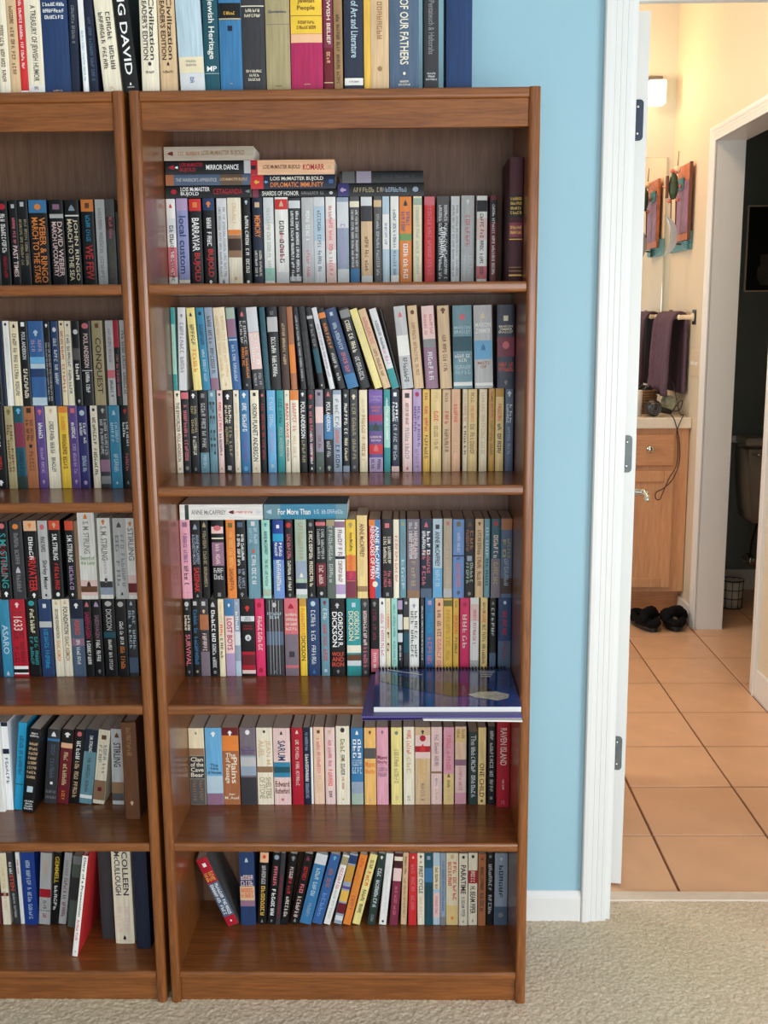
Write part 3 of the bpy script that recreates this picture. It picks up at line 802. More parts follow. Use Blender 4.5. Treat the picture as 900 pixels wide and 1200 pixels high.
55.7 17.9 0.0 181 105 194 black;e .06 white .6;t2 .18 .52 khaki ~3.5/2.3;t .55 .78 ivory ~1.8;e .95 grey .5
76.4 18.9 0.0 181 105 194 black;e .06 grey .6;t .15 .7 lightgrey ~5.4.2.4;b .75 1 slateteal;s .78 .95 paleblue 1
97.2 16.0 0.0 181 105 194 slateteal;e .05 paleblue .6;t2 .12 .8 charcoal ~4/4
116.1 12.3 0.0 181 105 194 palepink;e .05 charcoal .5;t .14 .5 red ~3.6;t .52 .8 charcoal ~8;e .95 tan .5
130.2 19.8 0.0 181 105 194 black;e .07 white .6;t2 .17 .4 ivory ~4/8;t2 .43 .8 khaki ~3.4/7;e .94 lightgrey .6
151.9 12.3 0.0 181 105 194 ivory;e .06 charcoal .5;s .15 .85 tan 1;e .95 tan .5
166.0 19.8 0.0 181 105 194 steelblue;e .06 white .6;t .15 .5 white ~3.6;t .52 .86 violet ~3.8;e .95 skyblue .6
189.6 17.9 0.0 181 105 194 ivory;e .05 charcoal .5;t .16 .86 charcoal ORION PLANET ANDERSON;e .95 tan .4
210.3 11.3 0.0 181 105 194 black;e .06 rose .6;t .16 .85 crimson ~3.6.2.3.4
225.4 17.9 0.0 181 105 194 skyblue;t .08 .45 paleblue ~3.3;t .47 .76 lilac ~3.6;e .92 paleblue .5
246.1 16.0 0.0 181 105 194 teal;t .1 .4 darkteal ~3.4;t .45 .8 sage POUL ANDERSON
264.0 10.4 0.0 181 105 194 ivory;e .06 sage .6;t .16 .58 red BRAIN WAVE;t .6 .86 charcoal POUL ANDERSON
276.2 17.9 0.0 181 105 194 ivory;b 0 .12 orange;t .15 .5 rose ~7.2;s .55 .82 tan 1
296.0 15.1 0.0 181 105 194 black;e .05 white .6;t .14 .58 white POUL ANDERSON;t .6 .88 khaki ~6
313.9 14.1 0.0 181 105 194 black;e .08 red .8;t .18 .86 rose ~1.6.2.5;s .5 .9 white 1;e .95 white .5
330.8 16.9 0.0 181 105 194 lilacgrey;e .05 charcoal .5;b .2 .4 palepink;s .55 .7 brown 1;b .75 1 darksage;e .95 sage .4
349.6 18.8 0.0 181 105 194 black;e .05 rose .6;t .15 .5 white POUL ANDERSON;b .3 .6 steelblue;t .62 .82 lightgrey ~5;e .95 sage .6
369.3 17.9 0.0 181 105 194 lightslate;b .05 .45 palegrey;t .1 .45 grey ~5;t .48 .65 redorange ~7;t .66 .95 charcoal ~5
390.0 14.1 0.0 181 105 194 black;e .07 lightgrey .6;t .16 .55 offwhite ~6.2;t .58 .86 cream ~3.5;b .92 1 lightslate
406.0 16.9 0.0 181 105 194 charcoal;e .08 cream .7;t .16 .86 khaki ~3.5.6;e .94 grey .5
426.6 16.9 0.0 181 105 194 cream;s .1 .86 tan 1;t .3 .8 darktan ~6.1.4
447.3 30.0 0.0 181 105 194 purple;b 0 .16 violet;hs .06 .14 lilac 2;hs .19 .27 rose 2;b .3 .38 magenta;e .44 charcoal .7;b .42 .5 darkteal;hs .55 .63 palepink 2;b .66 .78 red;e .7 rose .6;b .82 1 lilac;s .84 .97 charcoal 2
480.2 13.1 0.0 181 105 194 mint;b 0 .2 teal;s .1 .6 white 1;b .7 1 teal
496.1 16.9 0.0 181 105 194 navy;e .06 white .6;t2 .15 .4 white ~3/6;t .42 .86 lightgrey ~2.3.5;b .93 1 palepink
520.5 20.6 0.0 181 105 194 palepink;e .07 charcoal .7;t .16 .42 brown ~5.2.4;t .46 .85 grey ~6.7;e .95 rose .4
543.0 18.8 0.0 181 105 194 lilac;e .06 magenta .6;t2 .2 .7 purple ~3.5/5;s .72 .95 mauve 1
564.6 15.0 0.0 181 105 194 gold;s .04 .14 brown 1;t .2 .52 red ~3.5;t .55 .84 darkbrown ~8
582.4 22.5 0.0 181 105 194 sand;s .04 .16 tan 1;t .26 .4 redorange ~3;t .44 .74 darktan ~5.5
607.7 17.8 0.0 181 105 194 tan;s .04 .16 brown 1;t .26 .42 red ~4;t .48 .76 brown ~8
627.4 18.7 0.0 181 105 194 peach;s .04 .16 tan 1;t .18 .4 redorange ~6;t .42 .8 tan ~6
651.7 10.3 0.0 181 105 194 cream;s .04 .2 tan 1;t .2 .4 rose ~4.2;t .44 .8 brown ~6
662.9 19.7 0.0 181 105 194 sand;s .04 .16 darktan 1;t .2 .4 orange ~3.5;t .42 .8 darktan ~2.8
687.3 16.8 0.0 181 105 194 cream;s .04 .16 tan 1;t .18 .8 tan ~3.9.5
707.9 13.1 0.0 181 105 194 ochre;s .04 .2 brown 1;t .2 .35 copper ~3;t .38 .8 olive ~9.5
722.8 17.8 0.0 181 105 194 sand;b 0 .1 ochre;t .18 .4 redorange ~8;t .42 .8 darkbrown ~2.6
743.4 17.8 0.0 181 105 194 slate;e .06 palegrey .7;t2 .18 .42 palegrey ~3/6;s .46 .8 lightslate 1
@R3u
23.2 22.1 0.0 181 105 194 rosepink;e .06 mauve .7;t .17 .54 purple ~7.6;t .58 .84 charcoal ~4.1;b .92 .925 mauve
47.2 20.2 0.0 181 105 194 black;e .08 lightslate .7;t2 .18 .56 lightslate ANNE McCAFFREY/& ELIZABETH MOON;t .6 .92 red SASSINAK;e .96 grey .4
70.2 15.4 0.0 181 105 194 black;e .06 khaki .8;t .14 .85 khaki ~8.6.9
93.3 26.9 0.0 181 105 194 black;e .1 rose .8;b .08 .17 palepink;b .22 .24 ivory;b .28 .58 mauve;t .3 .56 palepink ~3.4;h .6 .76 lightgrey ~3/3;e .95 grey .4
125.9 20.1 0.0 181 105 194 orange;e .07 olive .7;t .15 .6 paleorange ~3.4.3.5;t .62 .9 brown ~9
147.0 22.0 0.0 181 105 194 black;e .06 slate .8;t2 .18 .58 white ~4.9/1.4.4.3;t2 .62 .88 lightslate ~3.5/2.5;e .95 grey .5
173.8 25.9 0.0 181 105 194 slateteal;e .05 palegrey .5;t2 .1 .3 paleblue ~2.4/7;e .39 redorange .4;t .44 .82 palegrey ~7
205.4 18.2 0.0 181 105 194 mint;e .06 teal .5;t .14 .44 darkteal ANNE McCAFFREY;t .5 .84 darkgreen ~3.3.3.7;b .88 .97 sage
230.3 23.9 0.0 181 105 194 royal;b .17 .27 cyan;e .08 white .4;t2 .28 .46 white ~4/9;t .5 .9 ivory ~8;b .92 .97 paleblue;b .5 1 cornflower
257.2 17.2 0.0 181 105 194 black;e .07 red .8;t .18 .5 rose ~9;t .52 .9 ivory ~8.2.5;e .96 grey .5
280.1 24.9 0.0 181 105 194 sage;t .04 .5 khaki ~12;b .52 .75 lightslate;e .7 ivory .5;b .8 .88 navy;b .88 .95 palegrey
306.9 16.3 0.0 181 105 194 black;e .06 grey .6;t .14 .5 ivory ~9;t .52 .85 cream ~7;e .95 grey .5
326.0 22.0 0.0 181 105 194 black;b .03 .08 rose;t2 .12 .5 lightgrey ~4.9/8.6;b .55 .85 maroon;t .58 .82 palepink ~3.4;e .94 lightgrey .4
350.0 18.2 0.0 181 105 194 darksage;b 0 .08 khaki;t .08 .8 lightgrey ~9.5
369.1 22.0 0.0 181 105 194 white;b .0 1 offwhite;b .02 .1 mauve;t .12 .46 mauve ~6;b .46 .5 navy;t .52 .8 wine ~10;b .82 .95 lilac
393.0 22.0 0.0 181 105 194 yellow;b .45 .65 orange;b .65 .78 magenta;b .78 1 wine;e .07 khaki .6;t .16 .4 brown Anne McCaffrey;t .44 .75 redorange ~11
417.8 22.9 0.0 190 105 194 sand;t .1 .5 brown ANNE McCAFFREY;t .54 .74 tan ~9;b .85 .92 darktan
444.6 25.8 0.0 181 105 194 red;b 0 .08 orange;lb steelblue;t2 .08 .75 white ANNE McCAFFREY/RENEGADES OF PERN;e .82 ivory .6
473.2 23.9 0.0 181 105 194 black;e .08 rose .6;t2 .22 .56 ivory ~4.9/4.8;t2 .65 .86 rose ~3.4/3.6;e .95 grey .4
499.0 12.4 0.0 181 105 194 ivory;t .2 .8 rose ~12
513.3 13.4 0.0 181 105 194 slateteal;e .06 khaki .7;s .15 .45 grey 1;t .5 .9 paleblue ~4
529.5 27.7 0.0 181 105 194 mauvegrey;s .04 .5 palegrey 2;t .18 .5 palepink ~10;t .52 .85 khaki ~4;b .9 1 sepia
559.1 25.7 0.0 181 105 194 navy;e .07 rose .5;t2 .15 .46 white ~4/9;t2 .4 .86 rose ~8/2.4;b .88 1 slate
586.7 21.0 0.0 181 105 194 paleblue;e .1 charcoal .6;t .16 .6 charcoal ANNE McCAFFREY;b .62 1 skyblue;t .64 .86 paleblue ~4
610.5 19.1 0.0 181 105 194 greige;e .06 rose .5;s .15 .9 tan 1;b .88 1 lightgrey
631.5 24.8 0.0 181 105 194 cornflower;e .06 olive .5;t .17 .42 palegrey ~5.6;b .45 .47 navy;s .48 .52 navy 1;t .55 .86 rose ~10;e .93 slate .4
657.2 22.8 0.0 181 105 194 black;e .06 brown .6;t2 .14 .42 copper ~3/9;e .5 lightslate .7;t2 .55 .82 sage ~5/6;e .95 grey .4
681.0 18.1 0.0 181 105 194 tan;e .06 brown .5;t .14 .85 brown ~10.5.6
701.0 12.4 0.0 181 105 194 slateteal;t .1 .5 paleblue ~5;t .5 .85 darkteal ~5
716.2 20.9 0.0 181 105 194 darkteal;e .06 crimson .6;t .2 .5 palepink ~6;b .5 1 mauvegrey;t .54 .85 khaki ~5
738.1 24.7 0.0 181 105 194 slate;b 0 .14 copper;t2 .25 .5 khaki ~6/2;t .5 .85 lightslate ~7;b .75 .95 darkbrown
@R3l
23.2 17.7 0.0 183 105 194 black;e .06 lightgrey .7;e .12 grey .4;t2 .2 .4 ivory ~5/5;t .45 .86 rose SURVIVAL;e .94 grey .4
41.8 16.6 0.0 183 105 194 black;e .06 lightgrey .7;t .14 .85 steelblue ~5.2.9;e .94 khaki .4
59.4 20.4 0.0 183 105 194 charcoal;e .06 lightgrey .6;e .16 tan .5;b .2 .4 copper;t .44 .68 palepink ~7;b .68 1 mauvegrey
81.7 17.5 0.0 183 105 194 black;e .07 lightgrey .8;t .14 .56 white ~7;t .58 .9 palegrey ~5.5;e .95 grey .5
102.2 12.6 0.0 183 105 194 cream;s .05 .3 tan 1;t .32 .5 redorange ~3;t .5 .78 charcoal ~5
116.8 20.4 0.0 183 105 194 palepink;b 0 .22 steelblue;e .08 white .4;t .25 .66 magenta LOST BOYS;b .7 1 lilac
138.2 12.6 0.0 183 105 194 lightslate;e .06 paleblue .6;t .16 .4 white ~4;b .42 .6 palegrey;b .8 1 paleblue
152.8 31.1 0.0 183 105 194 black;e .12 red .5;b .22 .29 palegrey;hs .23 .28 charcoal 2;hs .33 .4 crimson 2;e .5 palegrey .55;e .5 grey .3;b .68 .92 crimson;b .72 .86 maroon;b .92 .97 palepink
185.8 20.4 0.0 183 105 194 hotpink;e .08 crimson .6;t .22 .68 palepink ~9;e .92 crimson .6
210.1 38.9 0.0 183 105 194 charcoal;e .08 lightgrey .3;h .17 .26 paleblue ~3.5/4;b .42 .6 slate;cr lightgrey;s .93 .96 grey 1
251.9 30.1 0.0 183 105 194 rose;b .46 1 mauvegrey;e .1 crimson .7;hs .18 .42 ivory 4;e .72 charcoal .6;b .86 .9 rose
285.9 15.5 0.0 183 105 194 yellow;b 0 .1 ochre;t .12 .5 orange ~6;t .48 .8 darkbrown DICKSON
303.3 27.2 0.0 183 105 194 darkblue;e .07 paleblue .5;t .15 .55 palegrey ~5.3;t .6 .86 palegrey ~7;e .94 steelblue .4
334.4 18.4 0.0 183 105 194 slateteal;e .06 wine .6;t .13 .28 palegrey ~3;t .33 .82 red ~3.3.4;e .93 paleblue .5
355.7 32.0 0.0 183 105 194 black;e .09 lightgrey .4;t2 .17 .62 white GORDON R./DICKSON;h .68 .88 redorange WOLF/AND/IRON;e .94 grey .3
392.5 32.0 0.0 183 105 194 teal;e .08 paleblue .4;t2 .16 .54 cream GORDON R./DICKSON;b .6 .7 ivory;b .72 .8 brown;b .8 .87 palegrey
425.5 17.4 0.0 183 105 194 charcoal;e .07 grey .7;t .15 .6 palepink ~11;t .62 .9 rose ~6;e .95 grey .5
446.8 17.4 0.0 183 105 194 black;e .07 grey .7;t .14 .55 wine ~4.2.3;b .65 .95 rose;s .7 .9 white 1
466.2 13.6 0.0 183 105 194 offwhite;e .06 charcoal .6;t .2 .75 rose ~3.9
480.7 10.6 0.0 183 105 194 cream;s .04 .18 tan 1;t .2 .4 redorange ~7;t .42 .7 brown ~2
493.3 13.5 0.0 183 105 194 mint;s .08 .5 teal 1;s .55 .85 slateteal 1
507.8 10.6 0.0 183 105 194 black;b .02 .14 lilac;b .2 .4 palegrey;b .44 .56 palegrey;s .6 .8 white 1
520.4 12.6 0.0 183 105 194 charcoal;e .06 lightgrey .6;b .24 .4 cream;b .44 .7 darkteal
533.9 21.3 0.0 183 105 194 offwhite;e .1 lilac .5;t2 .16 .78 darkgrey ~6.3/3.6
559.1 7.7 0.0 183 105 194 charcoal;s .1 .8 white 1
569.7 20.3 0.0 183 105 194 steelblue;e .06 lilac .6;t .2 .46 cyan ~6;t .5 .85 rose ~6;b .8 1 blue
591.9 18.4 0.0 183 105 194 peach;e .07 crimson .5;t .15 .5 brown ~3.2.3;t .52 .9 rose ~7
611.2 19.3 0.0 183 105 194 gold;b .02 .1 olive;t .14 .8 ochre ~7.3.3
632.5 12.6 0.0 183 105 194 gold;s .03 .12 brown 1;t .22 .45 redorange DICKSON;t .5 .72 brown ~6
648.0 21.2 0.0 183 105 194 hotpink;e .08 magenta .5;t .2 .65 palepink ~5
671.1 19.3 0.0 183 105 194 offwhite;b .08 .3 palepink;s .15 .6 rose 1;b .8 1 lightgrey
694.3 15.4 0.0 183 105 194 sand;s .06 .2 brown 1;t .18 .32 redorange ~5;t .34 .85 darkbrown ~3.5.10
714.6 14.5 0.0 183 105 194 black;e .06 grey .6;t .12 .5 lightgrey ~6;b .7 1 slate
733.9 28.9 0.0 183 105 194 darkblue;e .06 paleblue .3;t .16 .5 crimson ~6;b .55 .95 slate;t .56 .8 wine ~4
@R4
23.2 35.2 0.0 190 105 194 cream;b .36 .66 charcoal;b .66 1 darkgrey;b .26 .36 sepia;e .06 sepia .2;h .37 .64 ivory Clan/of the/Cave/Bear;s .68 .95 sepia 2
61.4 38.2 0.0 190 105 194 skyblue;e .08 white .4;h .46 .6 charcoal The/Valley/of Horses;b .62 .85 paleblue;b .85 1 mauve
100.0 38.6 0.0 190 105 194 copper;b 0 .1 maroon;b .1 .3 orange;e .07 white .35;h .32 .38 ivory The;t2 .38 .72 ivory Plains/of Passage;h .84 .93 ivory Jean/M. Auel
141.5 36.6 0.0 190 105 194 mauvegrey;b .36 .62 lightslate;b .64 1 charcoal;e .06 white .35;h .24 .34 purple The/Mammoth/Hunters;b .38 .5 lightgrey
180.1 36.6 0.0 190 105 194 ivory;e .05 charcoal .2;t2 .16 .5 tan JEAN M./AUEL;b .5 .58 sepia;t2 .64 .92 khaki SHELTERS/OF STONE
218.7 38.5 0.0 190 105 194 palepink;e .06 charcoal .25;t .16 .42 darkblue SARUM;b .44 .64 tealblue;b .5 .58 darkteal;h .68 .86 brown Edward/Rutherfurd;e .93 rose .2
261.1 25.7 0.0 190 105 194 crimson;e .05 palepink .4;t .15 .75 palepink ~3.7.4.8
287.8 15.8 0.0 190 105 194 navy;t .06 .3 lightslate ~2.10;t .34 .7 offwhite ~11;t .72 .92 lightslate ~8
304.6 4.9 0.0 190 105 194 white;
311.5 23.7 0.0 190 105 194 palepeach;e .06 brown .4;t .14 .6 rose ~1.5.2.9;t .62 .85 tan ~6
338.1 22.7 0.0 190 105 194 palepink;e .06 tan .5;t .16 .5 rose ~3.6.3;t .54 .76 redorange ~6;s .82 .92 charcoal 1
363.8 30.6 0.0 194 105 194 ivory;e .05 charcoal .4;t .16 .34 olive ~4;e .42 olive .3;t .36 .62 darkgrey ~3.5;t .64 .8 crimson ~4.6;e .93 tan .2
398.3 27.6 0.0 190 105 194 steelblue;e .06 white .4;t2 .14 .4 white ~3/3;h .4 .6 paleblue ~8/4;b .7 1 lightslate;b .85 1 sage
428.9 26.6 0.0 190 105 194 paleorange;e .06 brown .35;b .26 .4 darkgrey;h .42 .62 orange Maeve/Binchy;e .93 tan .3
457.4 26.6 0.0 190 105 194 rosepink;e .06 mauve .35;h .35 .48 wine Maeve/Binchy;b .48 .485 charcoal;h .5 .64 mauve ~7/5
490.9 24.6 0.0 190 105 194 paleyellow;e .07 grey .4;t .28 .72 khaki ~7.6;s .88 .95 tan 1
519.5 24.6 0.0 192 105 194 ivory;t .04 .35 redorange ~4.6;t .38 .6 tan ~3;h .88 .95 grey ~2/2
546.0 35.4 0.0 190 105 194 tan;b .1 .4 palepink;e .14 crimson .5;e .26 red .6;b .24 .32 crimson;t .42 .7 gold ~5;s .72 .95 sepia 1;e .06 darkgreen .3
583.4 24.6 0.0 190 105 194 palepink;t .1 .5 mauve ~3.6.5;b .57 .6 sepia;t .66 .76 grey ~5;s .8 .95 tan 1
611.9 23.6 0.0 190 105 194 rosepink;b .6 1 sand;t .1 .55 rose ~5.1.5;e .62 sepia .5;t .68 .78 olive ~5;s .8 .95 tan 1
638.5 25.5 0.0 190 105 194 palepeach;b .42 .5 mauve;b .03 .2 sand;s .03 .15 copper 2;b .5 .85 palepink;t .52 .82 rose ~7.5;b .85 1 rosepink
669.9 20.6 0.0 178 105 194 darkgreen;t .04 .18 lightgrey The;t .2 .9 palegrey ~8.7
691.5 17.7 0.0 190 105 194 sand;t .18 .42 tan ~5.6;t .46 .9 brown ONE CHILD;e .95 brown .4
714.1 16.7 0.0 190 105 194 black;t .05 .84 lightgrey ~3.8.2.4;e .92 grey .5
733.5 29.3 0.0 215 110 180 *crimson;t .1 .52 palepink RAVEN ISLAND;t .68 .8 palepink ~4.5;s .92 .97 rose 1
@R5
100.6 27.1 -22.4 185 105 185 crimson;c darkgrey;b .36 .86 slate;e .1 white .45;h .2 .34 gold ~3.4/6;t2 .38 .84 white ~7.7/7.4;e .93 white .2
130.3 35.2 0.0 188 105 194 darkblue;e .1 paleblue .35;h .3 .46 palepink ~5/5;b .46 .66 tan;h .48 .62 redorange ~4/7;b .66 .74 mauve
169.5 20.1 3.5 185 105 194 black;b 0 .14 peach;e .06 redorange .5;t .18 .44 lightgrey ~7;t .46 .88 gold ~8;e .95 grey .4
192.7 18.0 5.9 185 105 194 black;e .06 lightslate .8;t .18 .46 rose ~4;t .5 .88 white ~7;e .95 grey .4
211.8 11.0 5.8 185 105 194 charcoal;s .3 .9 crimson 1
223.9 16.9 8.8 185 105 194 black;e .06 grey .8;t .18 .34 palepink ~5;t .34 .56 red ~2.3;t .6 .9 ivory ~7
246.0 19.6 12.4 185 105 194 black;e .06 wine .7;t .18 .38 red ~7;t .42 .56 rose ~2;t .6 .9 palepink ~7;e .94 grey .5
268.1 27.3 14.0 185 105 194 steelblue;b 0 .15 palegrey;t .2 .6 paleblue ~4.5;s .7 .9 lightslate 1
298.2 23.3 15.1 185 105 194 blue;e .05 skyblue .5;t .2 .48 copper ~3.4;t .55 .9 cornflower ~5
326.3 15.2 15.5 185 105 194 offwhite;b .02 .14 khaki;t .18 .5 rose ~8;s .5 .92 sage 1
350.4 18.6 13.1 185 105 194 lightslate;b .02 .14 darkblue;b .16 .4 ochre;b .46 .5 purple;b .52 .68 gold;b .7 .85 maroon;b .88 .95 palegrey
372.5 17.6 13.6 185 105 194 orange;t .05 .18 redorange ~3;t .2 .55 ochre ~4.4;t .58 .8 copper ~5
394.6 17.5 14.1 185 105 194 paleyellow;t .08 .2 brown ~4;t .24 .45 redorange ~4;t .5 .85 charcoal ~5.4
430.7 18.2 8.9 185 105 194 darkgreen;e .05 ivory .5;t .2 .75 palegrey ~3.9;s .85 .95 grey 1
458.8 16.9 6.0 185 105 194 offwhite;s .15 .85 palegrey 1;e .95 charcoal .4
483.8 19.3 4.4 185 105 194 wine;b 0 .3 darkwine;b .04 .1 ivory;b .2 .38 palepink;s .45 .85 rose 1
510.9 13.4 2.1 185 105 194 tan;s .05 .3 brown 1;s .35 .9 darktan 1
528.9 19.1 0.8 185 105 194 red;e .05 palepink .4;t .15 .8 rose ~3.5.5
550.9 16.0 0.0 185 105 194 ivory;e .05 charcoal .5;e .12 grey .4;t .18 .56 charcoal FIRST CYCLE;s .6 .9 tan 1
567.9 19.0 0.0 185 105 194 darkteal;e .06 lightslate .6;b .2 .4 steelblue;s .45 .9 charcoal 2
587.9 16.0 0.0 185 105 194 paleblue;b .18 .5 cream;s .2 .5 charcoal 1;b .55 .9 palepink;s .6 .85 rose 1
604.9 13.0 0.0 185 105 194 lightslate;s .1 .8 steelblue 1;b .88 1 grey
618.9 28.0 0.0 185 105 194 cream;e .05 tan .4;t2 .12 .66 red ~3.6/8;b .72 1 sand;e .9 orange .3
648.9 20.0 0.0 185 105 194 ivory;e .05 charcoal .4;t .16 .56 charcoal PARATIME;t .6 .88 grey H BEAM PIPER;e .94 grey .3
670.9 21.0 0.0 185 105 194 ivory;e .05 charcoal .4;b .24 .42 crimson;t .25 .41 ivory ~5;t .46 .84 charcoal H. BEAM PIPER;e .94 grey .3
693.9 18.0 0.0 185 105 194 copper;e .07 brown .4;t .18 .5 darkbrown ~5.7;t .54 .8 charcoal ~5
713.9 17.0 0.0 185 105 194 black;e .05 grey .5;t .15 .85 lightgrey ~7.5
732.9 29.9 0.0 185 105 194 lightslate;e .08 palegrey .3;t .16 .62 navy ~6;b .74 1 slate;e .86 grey .5
@STACKR1
19.9 180.1 25.1 black;e .1 crimson .5;t2 .18 .52 white LOIS McMASTER/BUJOLD;t .56 .9 crimson CETAGANDA;e .96 grey .4
19.2 179.8 22.4 slate;b 0 .1 copper;b .64 .9 darksepia;t .12 .6 lightgrey THE WARRIOR'S APPRENTICE;t .64 .96 tan LOIS McMASTER BUJOLD
20.3 179.4 26.7 black;e .07 crimson .5;e .13 white .3;t2 .17 .44 crimson LOIS McMASTER/BUJOLD;t .48 .86 white MIRROR DANCE;b .92 1 lightgrey
19.8 188.0 28.2 greige;e .07 maroon .5;t .16 .4 copper ~3.7;t .42 .9 sepia LOIS McMASTER BUJOLD
205.5 179.7 16.4 black;b .01 .08 wine;t .12 .55 offwhite SHARDS OF HONOR;s .58 .85 grey 1;e .93 lightgrey .5
202.6 179.4 28.5 navy;b 0 .16 red;e .08 gold .4;e .19 skyblue .3;t2 .24 .86 ivory,orange LOIS McMASTER BUJOLD/DIPLOMATIC IMMUNITY;e .95 blue .4
201.7 178.9 30.0 peach;b 0 .1 crimson;e .05 black .4;t .16 .6 brown LOIS McMASTER BUJOLD;t .63 .88 crimson KOMARR;e .94 tan .3
387.1 180.9 26.8 black;b 0 .13 indigo;e .06 lilac .5;t .18 .52 khaki ~7.2;t .55 .8 lightslate ~8;e .9 lightslate .5;s .5 .54 grey 1
391.1 175.2 24.1 black;b .03 .18 darkgrey;b .2 .38 lilacgrey;s .5 .9 charcoal 1
@STACKR3
25.9 184.1 34.6 offwhite;b .06 .11 darkgreen;t .14 .56 grey ANNE McCAFFREY;e .62 maroon .4;t .66 .88 redorange ~1.5.2.4;e .95 palegrey .4
211.9 185.5 33.6 tealblue;b 0 .2 slateteal;e .06 paleblue .5;t .17 .56 white For More Than;t .6 .95 paleblue ~2.8;b .86 1 slateteal
'''
LINES = [l for l in BOOKDATA.strip().split('\n')]
def parse():
    rows = {}; cur = None
    for l in LINES:
        if l[0] == '@': cur = l[1:]; rows[cur] = []; continue
        h, *el = l.split(';')
        rows[cur].append((h.split(), [e.split(None, 4) for e in el if e.strip()]))
    return rows
ROWS = parse()
need = set()
for L in ROWS.values():
    for h, el in L:
        for e in el:
            if e[0] in ('t', 't2', 'h') and not e[4].startswith('~'):
                need.update(e[4].split('/'))
prepare_texts(need)

